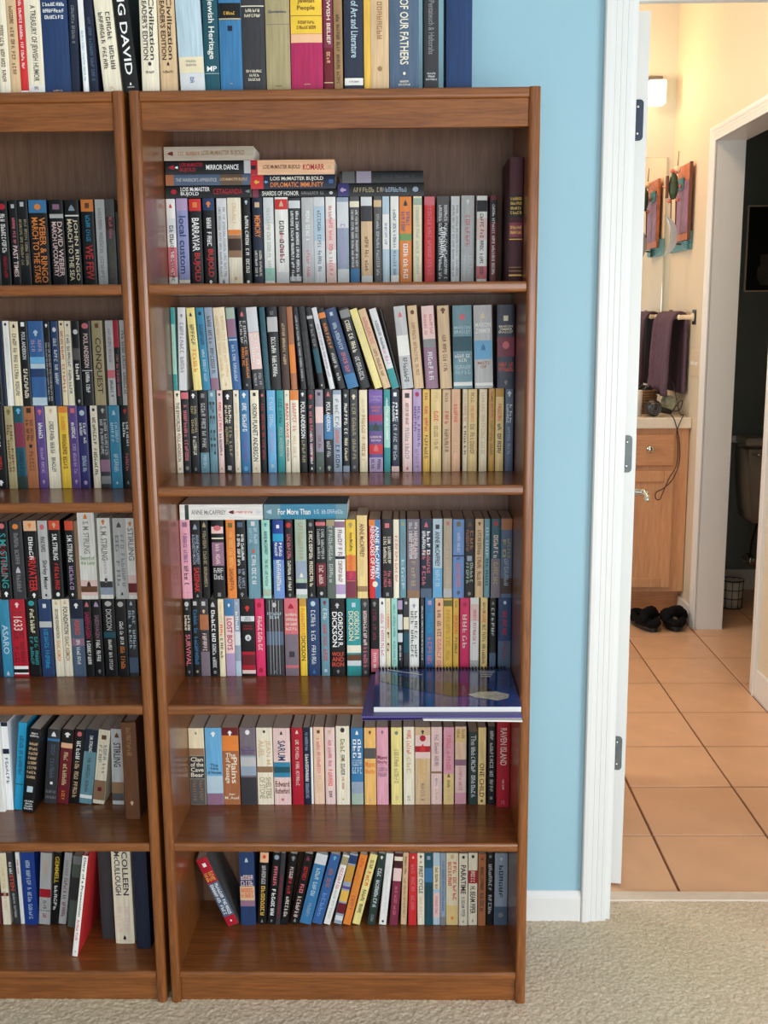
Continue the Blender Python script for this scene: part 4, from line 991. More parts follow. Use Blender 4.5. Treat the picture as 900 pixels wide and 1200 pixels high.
def make_book(root, w, H, D, col, hard, el, r):
    """local frame: spine faces -Y at y=0, x 0..w, z 0..H"""
    B = min(.0015, w*.05) if hard else min(.0006, w*.03)
    def sy(x): return -B*(1-(2*x/w-1)**2)
    th = min(.0024, w*.12) if hard else .0006
    side = [e[1] for e in el if e[0] == 'c']
    ns = 8
    rr = min(.0012, w*.12)
    outer = [(0, D), (0, rr)] + [(w*i/ns, sy(w*i/ns)+(rr*.3 if i in (0, ns) else 0)) for i in range(ns+1)] + [(w, rr), (w, D)]
    inner = [(th, D), (th, th+rr)] + [(th+(w-2*th)*i/ns, th+sy(w*i/ns)*.6+rr*.3) for i in range(ns+1)] + [(w-th, th+rr), (w-th, D)]
    n = len(outer)
    v = [(x, y, z) for z in (0, H) for (x, y) in outer] + [(x, y, z) for z in (0, H) for (x, y) in inner]
    f = []
    for i in range(n-1):
        f.append((i, i+1, n+i+1, n+i))
        f.append((2*n+i+1, 2*n+i, 3*n+i, 3*n+i+1))
        f.append((i+1, i, 2*n+i, 2*n+i+1))
        f.append((n+i, n+i+1, 3*n+i+1, 3*n+i))
    f.append((0, n, 3*n, 2*n)); f.append((n-1, 3*n-1, 4*n-1, 2*n-1))
    MB().add(v, f, 0).build('cover', cover_mat(side[0] if side else col, hard), root, fix=False)
    ins = .0032 if hard else .0004
    y0 = th+rr+.0004
    MB().box(th+.0002, w-th-.0002, y0, D-ins-.0006, ins, H-ins).build('page_block', 'pages', root, fix=False)
    # printed bands: each a part of its own
    eps = [.00018]
    edge = w*.012
    def quad(t0, t1, c, x0=edge, x1=w-edge, k=6, name='spine_band'):
        z1, z0 = H*(1-t0)-.0003, H*(1-t1)+.0003
        if z1 <= z0: return
        vs = []; fs = []
        for i in range(k+1):
            x = x0+(x1-x0)*i/k
            y = sy(x)-eps[0]
            if x < rr or x > w-rr: y += rr*.1
            vs += [(x, y, z0), (x, y, z1)]
        for i in range(k):
            fs.append((2*i, 2*i+2, 2*i+3, 2*i+1))
        MB().add(vs, fs).build(name, ink(c), root, fix=False)
        eps[0] += .00004
    if side: quad(0, 1, col, name='spine_cloth')
    for e in el:
        if e[0] == 'b': quad(float(e[1]), float(e[2]), e[3])
        elif e[0] == 'lb': quad(0, 1, e[1], w*.52)
        elif e[0] == 'cr':
            for k in (.2, .38, .56, .74): quad(.02, .98, e[1], w*k, w*k+.0009, 1, 'spine_crease')
    # emblems and lettering
    ey = eps[0]+.0001+.4*B
    def put(vs, fs, c, u0, u1, v0, v1, rot, name='title'):
        """unit box -> spine; rot: u runs down the spine, v across to the right"""
        out = []
        for a, b in vs:
            if rot: z = u0+(u1-u0)*a; x = v0+(v1-v0)*b
            else: x = u0+(u1-u0)*a; z = v0+(v1-v0)*b
            out.append((x, sy(x)-ey, z))
        MB().add(out, fs).build(name, ink(c), root, fix=False)
    for e in el:
        k = e[0]
        if k == 'e':
            t, c, s = float(e[1]), e[2], float(e[3])
            ra = min(w*s*.40, .0085)
            za = min(ra*1.2, .0062) if t < .12 or t > .88 else min(ra*1.1, .009)
            zc = H*(1-t)
            sh = r.randint(0, 3)
            if sh == 0: pts = [(ra*math.cos(a*PI/6), za*math.sin(a*PI/6)) for a in range(12)]
            elif sh == 1: pts = [(-ra*.85, -za*.85), (ra*.85, -za*.85), (ra*.85, za*.85), (-ra*.85, za*.85)]
            elif sh == 2: pts = [(-ra*.8, -za), (ra*.8, -za), (ra*.55, za*.1), (0, za), (-ra*.55, za*.1)]
            else: pts = [(-ra*.35, -za), (ra*.35, -za), (ra*.45, -za*.1), (ra*.95, 0), (ra*.5, za*.75), (0, za), (-ra*.5, za*.75), (-ra*.95, 0), (-ra*.45, -za*.1)]
            vs = [(w/2+a, sy(w/2+a)-ey-.00005, zc+b) for a, b in pts]
            MB().add(vs, [tuple(range(len(vs)))]).build('emblem', ink(c), root, fix=False)
        elif k in ('t', 't2'):
            t0, t1 = float(e[1]), float(e[2])
            cs = e[3].split(',')
            txt = e[4]
            il = txt.startswith('~')
            lines = txt.lstrip('~').split('/')
            n_ = len(lines)
            for i, s in enumerate(lines):
                vs, fs, asp = scrawl([int(q) for q in s.split('.')], r) if il else glyphs(s)
                lane = w*((.46 if il else .60) if n_ == 1 else .80/n_*(.70 if il else .86))
                cx = w/2 if n_ == 1 else w*(.90-.80*(i+.5)/n_)
                ln = (t1-t0)*H
                hgt = min(lane*(.85 if hard else 1), ln/asp*(1.2 if il else 1.5), .0095 if il else .03)
                if n_ == 2 and len(lines[i]) < len(lines[1-i])*.6: ln = max(ln*.62, min(ln, hgt*asp))
                put(vs, fs, cs[min(i, len(cs)-1)], H*(1-t0), H*(1-t0)-ln, cx-hgt/2, cx+hgt/2, True)
        elif k == 's':
            t0, t1, c, n_ = float(e[1]), float(e[2]), e[3], int(e[4])
            for i in range(n_):
                ln = (t1-t0)*H
                hgt = min(w*(.36 if n_ == 1 else .24), .0075)
                tot = max(2, int(ln/(hgt*.72)))
                words = []
                while tot > 0:
                    q = min(tot, r.randint(3, 8)); words.append(q); tot -= q+1
                vs, fs, asp = scrawl(words, r)
                cx = w*(.28+.44*i/(n_-1)) if n_ > 1 else w/2
                put(vs, fs, c, H*(1-t0), H*(1-t1), cx-hgt/2, cx+hgt/2, True, 'small_print')
        elif k in ('h', 'hs'):
            t0, t1, c = float(e[1]), float(e[2]), e[3]
            lines = [str(r.randint(5, 8)) for _ in range(int(e[4]))] if k == 'hs' else e[4].lstrip('~').split('/')
            il = k == 'hs' or e[4].startswith('~')
            n_ = len(lines)
            step = (t1-t0)*H/n_
            for i, s in enumerate(lines):
                vs, fs, asp = scrawl([int(q) for q in s.split('.')], r) if il else glyphs(s)
                hgt = min(step*.62, .0065) if k == 'hs' else min(step*.82, .02)
                wd = min(w*.84, hgt*asp*1.15)
                zc = H*(1-t0)-step*(i+.5)
                put(vs, fs, c, w/2-wd/2, w/2+wd/2, zc-hgt/2, zc+hgt/2, False, 'small_print' if k == 'hs' else 'title')

ORD = ['first','second','third','fourth','fifth','sixth','seventh','eighth','ninth','tenth','eleventh','twelfth','thirteenth','fourteenth','fifteenth','sixteenth','seventeenth','eighteenth','nineteenth','twentieth',
 'twenty-first','twenty-second','twenty-third','twenty-fourth','twenty-fifth','twenty-sixth','twenty-seventh','twenty-eighth','twenty-ninth','thirtieth','thirty-first','thirty-second','thirty-third','thirty-fourth','thirty-fifth','thirty-sixth','thirty-seventh','thirty-eighth','thirty-ninth','fortieth']
ROWINFO = {  # base height, where (for the label), group
 'TOP': (1.928, 'standing on top of the bookcases', 'hardcovers on top of the bookcases'),
 'R1': (1.567, 'top shelf, bookcase beside doorway', 'books on the top shelf beside the doorway'),
 'R2u': (1.3447, 'upper row second shelf, bookcase beside doorway', 'upper row of the second shelf beside the doorway'),
 'R2l': (1.163, 'lower row second shelf, bookcase beside doorway', 'lower row of the second shelf beside the doorway'),
 'R3u': (.8773, 'upper row third shelf, bookcase beside doorway', 'upper row of the third shelf beside the doorway'),
 'R3l': (.694, 'lower row third shelf, bookcase beside doorway', 'lower row of the third shelf beside the doorway'),
 'R4': (.381, 'fourth shelf, bookcase beside doorway', 'books on the fourth shelf beside the doorway'),
 'R5': (.074, 'bottom shelf, bookcase beside doorway', 'books on the bottom shelf beside the doorway'),
 'L1': (1.567, 'top shelf, bookcase far from doorway', 'books on the top shelf far from the doorway'),
 'L2u': (1.3137, 'upper row second shelf, bookcase far from doorway', 'upper row of the second shelf far from the doorway'),
 'L2l': (1.130, 'lower row second shelf, bookcase far from doorway', 'lower row of the second shelf far from the doorway'),
 'L3u': (.8773, 'upper row third shelf, bookcase far from doorway', 'upper row of the third shelf far from the doorway'),
 'L3l': (.694, 'lower row third shelf, bookcase far from doorway', 'lower row of the third shelf far from the doorway'),
 'L4': (.381, 'fourth shelf, bookcase far from doorway', 'books on the fourth shelf far from the doorway'),
 'L5': (.074, 'bottom shelf, bookcase far from doorway', 'books on the bottom shelf far from the doorway'),
}
LOWER = {'R2l', 'R3l', 'L2l', 'L3l'}
rb = random.Random(11)
for key, L in ROWS.items():
    if key.startswith('STACK'): continue
    z0, where, grp = ROWINFO[key]
    if key[1:] not in ('2u', '3u'): z0 += .0005
    for i, (h, el) in enumerate(L):
        x0, w, lean, H, D, Y = (float(q) for q in h[:6])
        x0, w, H, D, Y = x0/1e3, w/1e3, H/1e3, D/1e3, Y/1e3
        lean = math.radians(lean)
        hard = h[6][0] == '*'; col = h[6].lstrip('*')
        H -= rb.uniform(0, .0016)
        Y += rb.uniform(-.002, .002) if Y == .194 else 0
        if abs(lean) < 1e-4 and not hard: D += rb.uniform(-.003, .003)
        kind = 'hardcover' if hard else 'paperback'
        ac = next((e[3].split(',')[0] for e in el if e[0] in ('t', 't2', 'h')), None) or next((e[3] for e in el if e[0] in ('s', 'hs', 'b')), None)
        acw = nice(ac).replace(' ', '-')+'-lettered ' if ac else 'plain '
        cw = nice(col)
        nth = ORD[len(L)-1-i]
        label = '%s %s%s, %s from doorway end, %s' % (cw, acw, kind, nth, where)
        # pivot on the lower corner of a leaning book
        if lean > 0:
            root = empty(kind+'_book', (x0+w/math.cos(lean), Y, z0), label, 'book', grp, (0, lean, 0))
            off = -w
        else:
            root = empty(kind+'_book', (x0, Y, z0), label, 'book', grp, (0, lean, 0))
            off = 0.0
        make_book(root, w, H, D, col, hard, el, rb)
        if off:
            for ch in root.children:
                ch.data.transform(Matrix.Translation((off, 0, 0)))
STK = {'STACKR1': ('on top-shelf paperbacks', 'paperbacks lying flat on the top shelf row'), 'STACKR3': ('on third shelf upper row', 'paperbacks lying flat on the third shelf row')}
STN = {'STACKR1': [('bottom of tall stack', 0), ('second from bottom of tall stack', 0), ('third from bottom of tall stack', 0), ('top of tall stack', 0),
                   ('bottom of middle stack', 1), ('middle of middle stack', 1), ('top of middle stack', 1), ('bottom of dark pair', 2), ('top of dark pair', 2)],
       'STACKR3': [('beside teal one', 0), ('beside white one', 1)]}
for key, base in (('STACKR1', 1.567+.1813), ('STACKR3', .8773+.1813)):
    zt = {}
    for i, (h, el) in enumerate(ROWS[key]):
        x0, ln, w = (float(q)/1e3 for q in h[:3])
        col = h[3]
        nm, st = STN[key][i]
        if key == 'STACKR1' and st == 0: x0 += max(0.0, .0240-x0) if i == 3 else .0240-x0+.001*i; ln = min(ln, .192)
        z = zt.get(st, base)
        zt[st] = z+w+.0004
        ac = next((e[3].split(',')[0] for e in el if e[0] in ('t', 't2', 'h')), 'plain')
        label = '%s %s-lettered paperback lying flat, %s, %s' % (nice(col), nice(ac).replace(' ', '-'), nm, STK[key][0])
        root = empty('paperback_book', (x0+ln, .192+rb.uniform(-.004, .003), z), label, 'book', STK[key][1], (0, -PI/2, 0))
        make_book(root, w, ln, .105, col, False, el, rb)

# ------------------------------------------------------------------ notebook and folders lying on the third shelf
M['purple_card'] = mat('purple_card', rgb(70, 60, 128), 0.4, var=0.05, scale=12)
M['note_blue'] = mat('notebook_cover_blue', rgb(44, 66, 126), 0.1, var=0.4, scale=9, coat=0.5)
M['note_dark'] = mat('notebook_print_dark', rgb(40, 44, 58), 0.1, var=0.2, scale=20, coat=0.5)
M['note_shell'] = mat('notebook_print_shell', rgb(196, 190, 176), 0.2, var=0.25, scale=60, coat=0.5)
M['note_white'] = mat('notebook_print_white', rgb(226, 230, 236), 0.2, var=0.03, coat=0.5)
M['black_wire'] = mat('black_wire', rgb(30, 30, 32), 0.35, 0.3)
z = .6945
fo = empty('paper_folder', (.60, .05, z), 'purple card folder lying under the spiral notebook, overhanging the third shelf', 'folder')
def sheet(c4, z0, z1):
    return MB().add([(x, y, z0) for x, y in c4]+[(x, y, z1) for x, y in c4], [(0,3,2,1),(4,5,6,7),(0,1,5,4),(1,2,6,5),(2,3,7,6),(3,0,4,7)])
part(sheet([(.446,.178),(.752,.178),(.757,-.070),(.436,-.082)], z, z+.0011), 'back_cover', 'purple_card', fo)
part(sheet([(.520,.170),(.750,.170),(.759,-.094),(.560,-.086)], z+.0013, z+.0042), 'papers', 'pages_flat', fo)
part(sheet([(.446,.178),(.752,.178),(.760,-.078),(.434,-.080)], z+.0044, z+.0090), 'front_cover', 'purple_card', fo)
z += .0093
nb = empty('spiral_notebook', (.61, .06, z), 'glossy blue spiral-bound notebook lying on a purple folder on the third shelf', 'notebook')
X0, X1, Y0, Y1 = .459, .760, -.058, .183
part(MB().box(X0, X1, Y0, Y1-.004, z, z+.0105), 'page_block', 'pages_flat', nb)
part(MB().box(X0-.001, X1+.001, Y0-.001, Y1-.003, z+.0108, z+.0118), 'front_cover', 'note_blue', nb)
zt = z+.0122
pr = MB()
def flat(poly, mi_, dz=0):
    pr.add([(x, y, zt+dz) for x, y in poly], [tuple(range(len(poly)))], mi_)
flat([(.47, .15), (.60, .09), (.70, .06), (.72, .0), (.62, .0), (.53, .05), (.465, .10)], 0)
flat([(.655, .01), (.68, .026), (.715, .03), (.742, .012), (.738, -.012), (.715, -.026), (.695, -.016), (.67, -.008)], 1, .0002)
for k, yy in enumerate((.158, .146, .134, .122)):
    flat([(.69, yy), (.725-.004*k, yy), (.725-.004*k, yy+.005), (.69, yy+.005)], 2, .0002)
flat([(.48, .172), (.56, .135), (.562, .139), (.482, .177)], 2, .0002)
part(pr, 'cover_print', ['note_dark', 'note_shell', 'note_white'], nb)
co = []
n = 40
for i in range(n*8+1):
    a = 2*PI*i/8
    co.append((X0+.006+(X1-X0-.012)*i/(n*8), Y1-.005+.0072*math.cos(a), z+.0085+.0082*math.sin(a)))
part(MB().tube(co, .0012, 5), 'spiral_binding', 'black_wire', nb)

# ------------------------------------------------------------------ bathroom: vanity
M['counter'] = mat('countertop_cream', rgb(236, 224, 206), 0.25, var=0.03, scale=40)
M['mirror'] = mat('mirror_glass', (0.86, 0.88, 0.86, 1), 0.02, 1.0, var=0.0)
VX0, VX1, VY = .70, 1.916, 3.12
va = empty('vanity_cabinet', (1.3, VY, 0), 'light maple vanity cabinet with drawers and panel doors under the counter', 'cabinet')
part(MB().box(VX0, VX1, VY, BY1-.002, .126, .944), 'body', 'maple_z', va)
part(MB().box(VX0, VX1, VY+.075, VY+.09, .001, .126), 'toe_kick', 'maple_x', va)
edges = [(1.597, 1.845), (1.325, 1.573), (1.053, 1.301), (.781, 1.029)]
for (a, b) in edges:
    d = part(MB().box(a, b, VY-.019, VY-.0002, .762, .915, 0, .004), 'drawer', 'maple_x', va)
    kx = (a+b)/2
    k = MB().lathe([(.006, 0), (.006, -.010), (.017, -.018), (.0195, -.025), (.016, -.031), (.005, -.034)], 18, (kx, VY-.019, .846), 'Y')
    o = k.build('knob', 'chrome'); o.data.transform(Matrix.Translation(-Vector(va.location))); o.parent = d
    dd = MB()
    z0, z1, st = .150, .737, .046
    dd.box(a, a+st, VY-.019, VY-.0002, z0, z1, 0, .003).box(b-st, b, VY-.019, VY-.0002, z0, z1, 0, .003)
    dd.box(a+st, b-st, VY-.0185, VY-.0002, z1-.055, z1, 0, .003).box(a+st, b-st, VY-.0185, VY-.0002, z0, z0+.048, 0, .003)
    d = part(dd, 'door', 'maple_z', va)
    pn = MB().box(a+st, b-st, VY-.008, VY-.0002, z0+.048, z1-.055).build('panel', 'maple_z')
    pn.data.transform(Matrix.Translation(-Vector(va.location))); pn.parent = d
ct = empty('countertop', (1.3, VY-.03, .945), 'thick cream countertop on the maple vanity', 'countertop')
part(MB().box(VX0-.02, BX1-.001, VY-.035, BY1-.002, .945, .998, 0, .006), 'slab', 'counter', ct)
part(MB().box(VX0-.02, BX1-.001, BY1-.022, BY1-.002, .9985, 1.085, 0, .003), 'backsplash', 'counter', ct)
mr = empty('wall_mirror', (1.4, BY1-.006, 1.1), 'frameless rectangular mirror above the vanity counter', 'mirror')
part(MB().box(.95, 1.882, BY1-.006, BY1-.0005, 1.10, 2.277), 'glass', 'mirror', mr)
part(MB().box(1.882, 1.887, BY1-.008, BY1-.0005, 1.10, 2.281).box(.945, 1.882, BY1-.008, BY1-.0005, 2.277, 2.281), 'edge_strip', 'chrome', mr)
# light bar above the mirror
M['glow'] = mat('frosted_lamp_glass', rgb(255, 244, 224), 0.4, var=0.0, emit=((1.0, 0.82, 0.56, 1), 2.2))
li = empty('vanity_light', (1.5, BY1-.002, 2.6), 'wall light with square frosted glass shades above the mirror', 'lamp')
part(MB().box(1.17, 1.845, BY1-.022, BY1-.001, 2.565, 2.672, 0, .004), 'back_plate', 'steel', li)
for x in (1.79, 1.51, 1.23):
    part(MB().box(x-.012, x+.012, BY1-.095, BY1-.0225, 2.628, 2.645, 0, .002), 'arm', 'steel', li)
    part(MB().box(x-.042, x+.042, BY1-.165, BY1-.08, 2.515, 2.628, 0, .006), 'glass_shade', 'glow', li)
    if x > 1.7: continue      # the end shade only glows
    l = bpy.data.lights.new('vanity_bulb', 'POINT'); l.energy = 6.5; l.color = (1.0, 0.58, 0.30); l.shadow_soft_size = .05
    lo = bpy.data.objects.new('vanity_bulb', l); C.objects.link(lo); lo.parent = li
    lo.location = (x-1.5, -.30, 2.57-2.6)

cl = empty('added_ceiling_lamp', (1.25, 1.7, CEIL), 'unseen round ceiling lamp added to brighten the bathroom', 'lamp')  # unseen lamp, added to give warm light on jamb, tiles and cabinet
part(MB().lathe([(.16, 0), (.16, -.02), (.15, -.03)], 28, (1.25, 1.7, CEIL-.0005)), 'base', 'steel', cl)
part(MB().lathe([(.148, -.0305), (.14, -.06), (.10, -.085), (.02, -.095)], 28, (1.25, 1.7, CEIL-.0005)), 'glass_bowl', 'glow', cl)
l = bpy.data.lights.new('added_ceiling_bulb', 'POINT'); l.energy = 16; l.color = (1.0, 0.66, 0.40); l.shadow_soft_size = .14
lo = bpy.data.objects.new('added_ceiling_bulb', l); C.objects.link(lo); lo.parent = cl; lo.location = (0, 0, -.26)

# things on the counter
M['black_plastic'] = mat('black_plastic', rgb(34, 34, 36), 0.35)
M['cup_white'] = mat('white_cup', rgb(226, 220, 210), 0.3)
M['wicker'] = mat('brown_wicker', rgb(112, 80, 50), 0.8, var=0.35, scale=60)
M['bag'] = mat('pale_green_bag', rgb(206, 208, 178), 0.5, var=0.15, scale=14)
cz = .9985
cup = empty('bathroom_cup', (1.668, 3.20, cz), 'white cup standing on the vanity counter', 'cup')
part(MB().lathe([(.028, 0), (.030, .004), (.033, .125), (.030, .125), (.027, .008), (.002, .006)], 24, (1.668, 3.20, cz)), 'body', 'cup_white', cup)
bsk = empty('wicker_basket', (1.738, 3.335, cz), 'small brown wicker basket behind the hair dryer on the counter', 'basket')
bm_ = MB()
for k in range(9):
    z_ = cz+.008+k*.013
    rad = .050+.010*math.sin(k*.35)
    bm_.tube([(1.738+rad*math.cos(a*PI/10)*(1+.03*math.sin(a*5+k*PI)), 3.335+rad*math.sin(a*PI/10)*(1+.03*math.sin(a*5+k*PI)), z_) for a in range(20)], .0072, 6, closed=True)
part(bm_, 'weave', 'wicker', bsk)
part(MB().lathe([(.046, 0), (.046, .004)], 20, (1.738, 3.335, cz)), 'bottom', 'wicker', bsk)
hm = MB()
for k in range(6):
    a0 = k*1.05
    hm.tube([(1.738+.04*math.cos(a0+t*.6)*(1-.1*t), 3.335+.04*math.sin(a0+t*.6), cz+.118+.018*math.sin(t*1.1+k)) for t in range(6)], .006, 6)
part(hm, 'contents', 'black_plastic', bsk)
dr = empty('hair_dryer', (1.735, 3.19, cz), 'black hair dryer with a looping cord on the vanity counter', 'hair dryer')
part(MB().lathe([(.010, -.040), (.034, -.034), (.040, -.010), (.038, .03), (.030, .05), (.028, .075)], 20, (1.747, 3.16, cz+.041), 'Y'), 'barrel', 'black_plastic', dr)
gr = MB()
for r_ in (.012, .020, .028): gr.tube([(1.747+r_*math.cos(a*PI/10), 3.119-.0012, cz+.041+r_*math.sin(a*PI/10)) for a in range(20)], .0016, 5, closed=True)
part(gr, 'grille', 'steel', dr)
part(MB().tube([(1.760, 3.17, cz+.040), (1.80, 3.18, cz+.028), (1.838, 3.19, cz+.018)], [.016, .015, .013], 10), 'handle', 'black_plastic', dr)
def smooth(pts, n=6):
    P = [Vector(p) for p in pts]; out = []
    for i in range(len(P)-1):
        p0, p1, p2, p3 = P[max(0, i-1)], P[i], P[i+1], P[min(len(P)-1, i+2)]
        for k in range(n):
            t = k/n
            out.append(0.5*((2*p1)+(p2-p0)*t+(2*p0-5*p1+4*p2-p3)*t*t+(3*p1-p0-3*p2+p3)*t**3))
    out.append(P[-1])
    return out
cp = smooth([(1.838, 3.19, 1.020), (1.875, 3.16, 1.03), (1.885, 3.15, 1.075), (1.862, 3.15, 1.06), (1.83, 3.13, 1.018), (1.815, 3.08, 1.012), (1.83, 3.074, .99), (1.852, 3.076, .92), (1.862, 3.076, .86), (1.862, 3.076, .78), (1.835, 3.076, .70), (1.792, 3.076, .655),
             (1.757, 3.076, .635), (1.756, 3.076, .605), (1.775, 3.076, .600), (1.79, 3.076, .635), (1.815, 3.076, .70), (1.850, 3.076, .77), (1.854, 3.076, .86), (1.845, 3.076, .93), (1.862, 3.076, .985), (1.872, 3.076, 1.012), (1.868, 3.13, 1.016), (1.858, 3.2, 1.12), (1.845, 3.22, 1.17)])
part(MB().tube(cp, .0026, 6), 'cord', 'black_plastic', dr)
bg_ = empty('crumpled_bag', (1.868, 3.36, cz), 'crumpled pale green bag on the counter below the towel', 'bag')
bmx = bmesh.new()
bmesh.ops.create_icosphere(bmx, subdivisions=3, radius=.042)
rr_ = random.Random(5)
for v in bmx.verts:
    v.co *= 1+rr_.uniform(-.16, .16)
    v.co.x *= .9; v.co.z = max(-.040, v.co.z)*1.0
    v.co += Vector((1.868, 3.36, cz+.043))
part(MB().bm(bmx, 0, False), 'body', 'bag', bg_)

# towel bar, towel, switch plate and sculpture on the cream wall
M['cream_metal'] = mat('cream_metal', rgb(232, 214, 184), 0.3, var=0.02)
M['towel'] = mat('purple_terry', rgb(98, 74, 90), 0.95, var=0.12, scale=60, bump=0.8, bscale=320)
tb = empty('towel_bar', (BX1, 3.35, 1.475), 'cream metal towel bar on the cream wall', 'towel bar')
part(MB().tube([(1.868, 3.125, 1.475), (1.868, 3.585, 1.475)], .009, 10), 'rod', 'cream_metal', tb)
for y in (3.125, 3.585):
    part(MB().lathe([(.020, -.0055), (.020, -.010), (.012, -.014), (.011, -.067), (.013, -.078), (.004, -.082)], 16, (BX1-.0005, y, 1.475), 'X'), 'bracket', 'cream_metal', tb)
    part(MB().box(BX1-.005, BX1-.0006, y-.030, y+.030, 1.440, 1.510, 0, .001), 'mount_plate', 'darksteel', tb)
def towel():
    # doubled terry towel draped over the rod: cross-section in XZ swept along Y with folds
    y0, y1, ny = 3.185, 3.545, 40
    def sec(t, y):
        # t 0..1: front hem -> over rod -> back hem; returns x, z
        zf, zb = 1.092, 1.105
        fold = .015*math.sin((y-y0)*40)+.008*math.sin((y-y0)*97+1)
        if t < .45:
            s = t/.45
            z_ = zf+(1.47-zf)*s
            x = 1.868-.026-(.014+fold)*(1-s*.55)-.012*math.sin(s*PI)*.5
            if z_ < 1.16: x -= .004
        elif t < .55:
            a = (t-.45)/.10*PI
            x = 1.868-.026*math.cos(a); z_ = 1.47+.022*math.sin(a)
        else:
            s = (t-.55)/.45
            z_ = 1.47+(zb-1.47)*s
            x = 1.868+.026+(fold*.3-.004)*s
        return x, z_
    nt_ = 44
    out = []; f = []
    for side in (0, 1):
        for j_ in range(ny+1):
            for i in range(nt_+1):
                y = y0+(y1-y0)*j_/ny
                x, z_ = sec(i/nt_, y)
                x2, z2 = sec(min(1, i/nt_+.01), y); x1, z1 = sec(max(0, i/nt_-.01), y)
                d = Vector((x2-x1, 0, z2-z1)).normalized()
                nrm = Vector((d.z, 0, -d.x))
                p_ = Vector((x, y, z_)) + nrm*(.0 if side == 0 else -.012)
                out.append(p_)
    N = (nt_+1)*(ny+1)
    W_ = nt_+1
    for j_ in range(ny):
        for i in range(nt_):
            a = j_*W_+i
            f.append((a, a+1, a+W_+1, a+W_)); f.append((N+a, N+a+W_, N+a+W_+1, N+a+1))
    for i in range(nt_):
        f.append((i, N+i, N+i+1, i+1)); a = ny*W_+i; f.append((a, a+1, N+a+1, N+a))
    for j_ in range(ny):
        a = j_*W_; f.append((a, a+W_, N+a+W_, N+a)); a += nt_; f.append((a, N+a, N+a+W_, a+W_))
    return MB().add(out, f, 0, True)
tw = towel().build('towel', 'towel')
place(tw, (1.86, 3.36, 1.09))
tag(tw, 'dark purple terry towel folded over the towel bar', 'towel')
sp = empty('switch_plate', (BX1, 3.06, 1.26), 'cream switch plate on the wall beside the toilet room casing', 'switch plate')
part(MB().box(BX1-.006, BX1-.0005, 2.985, 3.14, 1.198, 1.322, 0, .002), 'plate', 'cream_metal', sp)
for y in (3.022, 3.062, 3.102):
    part(MB().box(BX1-.016, BX1-.0062, y-.006, y+.006, 1.25, 1.266, 0, .002), 'toggle', 'white_paint', sp)
# sculpture
M['art_orange'] = mat('art_orange_wood', rgb(190, 112, 78), 0.5, var=0.25, scale=25)
M['art_purple'] = mat('art_purple_wood', rgb(142, 104, 134), 0.5, var=0.2, scale=25)
M['art_teal'] = mat('art_teal_mosaic', rgb(70, 128, 134), 0.4, var=0.45, scale=90)
M['art_green'] = mat('art_green_figure', rgb(58, 82, 56), 0.4, var=0.2, scale=40)
M['art_pink'] = mat('art_pink_bead', rgb(214, 130, 118), 0.5)
M['art_dark'] = mat('art_dark_stick', rgb(104, 62, 46), 0.6)
M['silver'] = mat('silver_crescent', rgb(186, 190, 196), 0.35, 0.6)
ar = empty('wall_sculpture', (BX1, 3.4, 1.8), 'painted wooden wall sculpture with silver crescent, teal base and green figure', 'sculpture')
X = BX1-.0008
part(MB().box(X-.014, X, 3.222, 3.62, 1.797, 1.884, 0, .002), 'base_board', 'art_teal', ar)
part(MB().box(X-.028, X-.0145, 3.2155, 3.445, 1.842, 2.200, 0, .001), 'orange_panel', 'art_orange', ar)
part(MB().box(X-.030, X-.0145, 3.209, 3.2150, 1.842, 2.202, 0, .001), 'edge_strip', 'art_dark', ar)
part(MB().box(X-.0315, X-.0285, 3.2160, 3.440, 1.878, 2.122, 0, .0008), 'purple_panel', 'art_purple', ar)
part(MB().box(X-.028, X-.0145, 3.232, 3.31, 1.799, 1.838, 0, .002), 'base_block', 'art_teal', ar)
part(MB().box(X-.038, X-.032, 3.30, 3.42, 2.085, 2.14, 0, .002), 'teal_square', 'art_teal', ar)
cr_ = []
for k in range(17):
    a = -PI/2+PI*k/16
    cr_.append((.095*math.sin(a), .075*math.cos(a)))
inn = [(.095*math.sin(PI/2-PI*k/16), .042*math.cos(PI/2-PI*k/16)-.0) for k in range(1, 16)]
poly = [(X-.125+b, 1.865+a) for a, b in cr_+inn]
part(MB().prism(poly, 3.31, 3.325, 'XZ'), 'crescent', 'silver', ar)
part(MB().tube([(X-.030, 3.318, 1.825), (X-.085, 3.318, 1.83)], .004, 8), 'crescent_pin', 'art_dark', ar)
fg = MB().lathe([(.003, -.062), (.020, -.055), (.030, -.025), (.031, .01), (.024, .045), (.012, .062), (.003, .068)], 14, (X-.075, 3.33, 2.10), sx=.75, sy=.6)
g_ = part(fg, 'figure_body', 'art_green', ar)
hdm = MB().lathe([(.003, -.018), (.014, -.012), (.018, 0), (.013, .013), (.003, .018)], 12, (X-.060, 3.33, 2.178))
o = hdm.build('figure_head', 'cream_metal'); o.data.transform(Matrix.Translation(-Vector(ar.location))); o.parent = g_
for (p0, p1, rr2, mt, nm) in (((X-.058, 3.33, 2.19), (X-.055, 3.33, 2.265), .0025, 'art_dark', 'antenna'), ((X-.09, 3.33, 2.095), (X-.128, 3.33, 2.098), .0045, 'art_pink', 'arm'),
                             ((X-.085, 3.33, 2.05), (X-.080, 3.33, 1.845), .003, 'art_dark', 'leg'), ((X-.060, 3.33, 2.04), (X-.058, 3.33, 1.90), .004, 'art_dark', 'leg'),
                             ((X-.05, 3.33, 2.10), (X-.0385, 3.33, 2.10), .012, 'art_pink', 'mount')):
    o = MB().tube([p0, p1], [rr2, rr2*.7], 8).build(nm, mt); o.data.transform(Matrix.Translation(-Vector(ar.location))); o.parent = g_
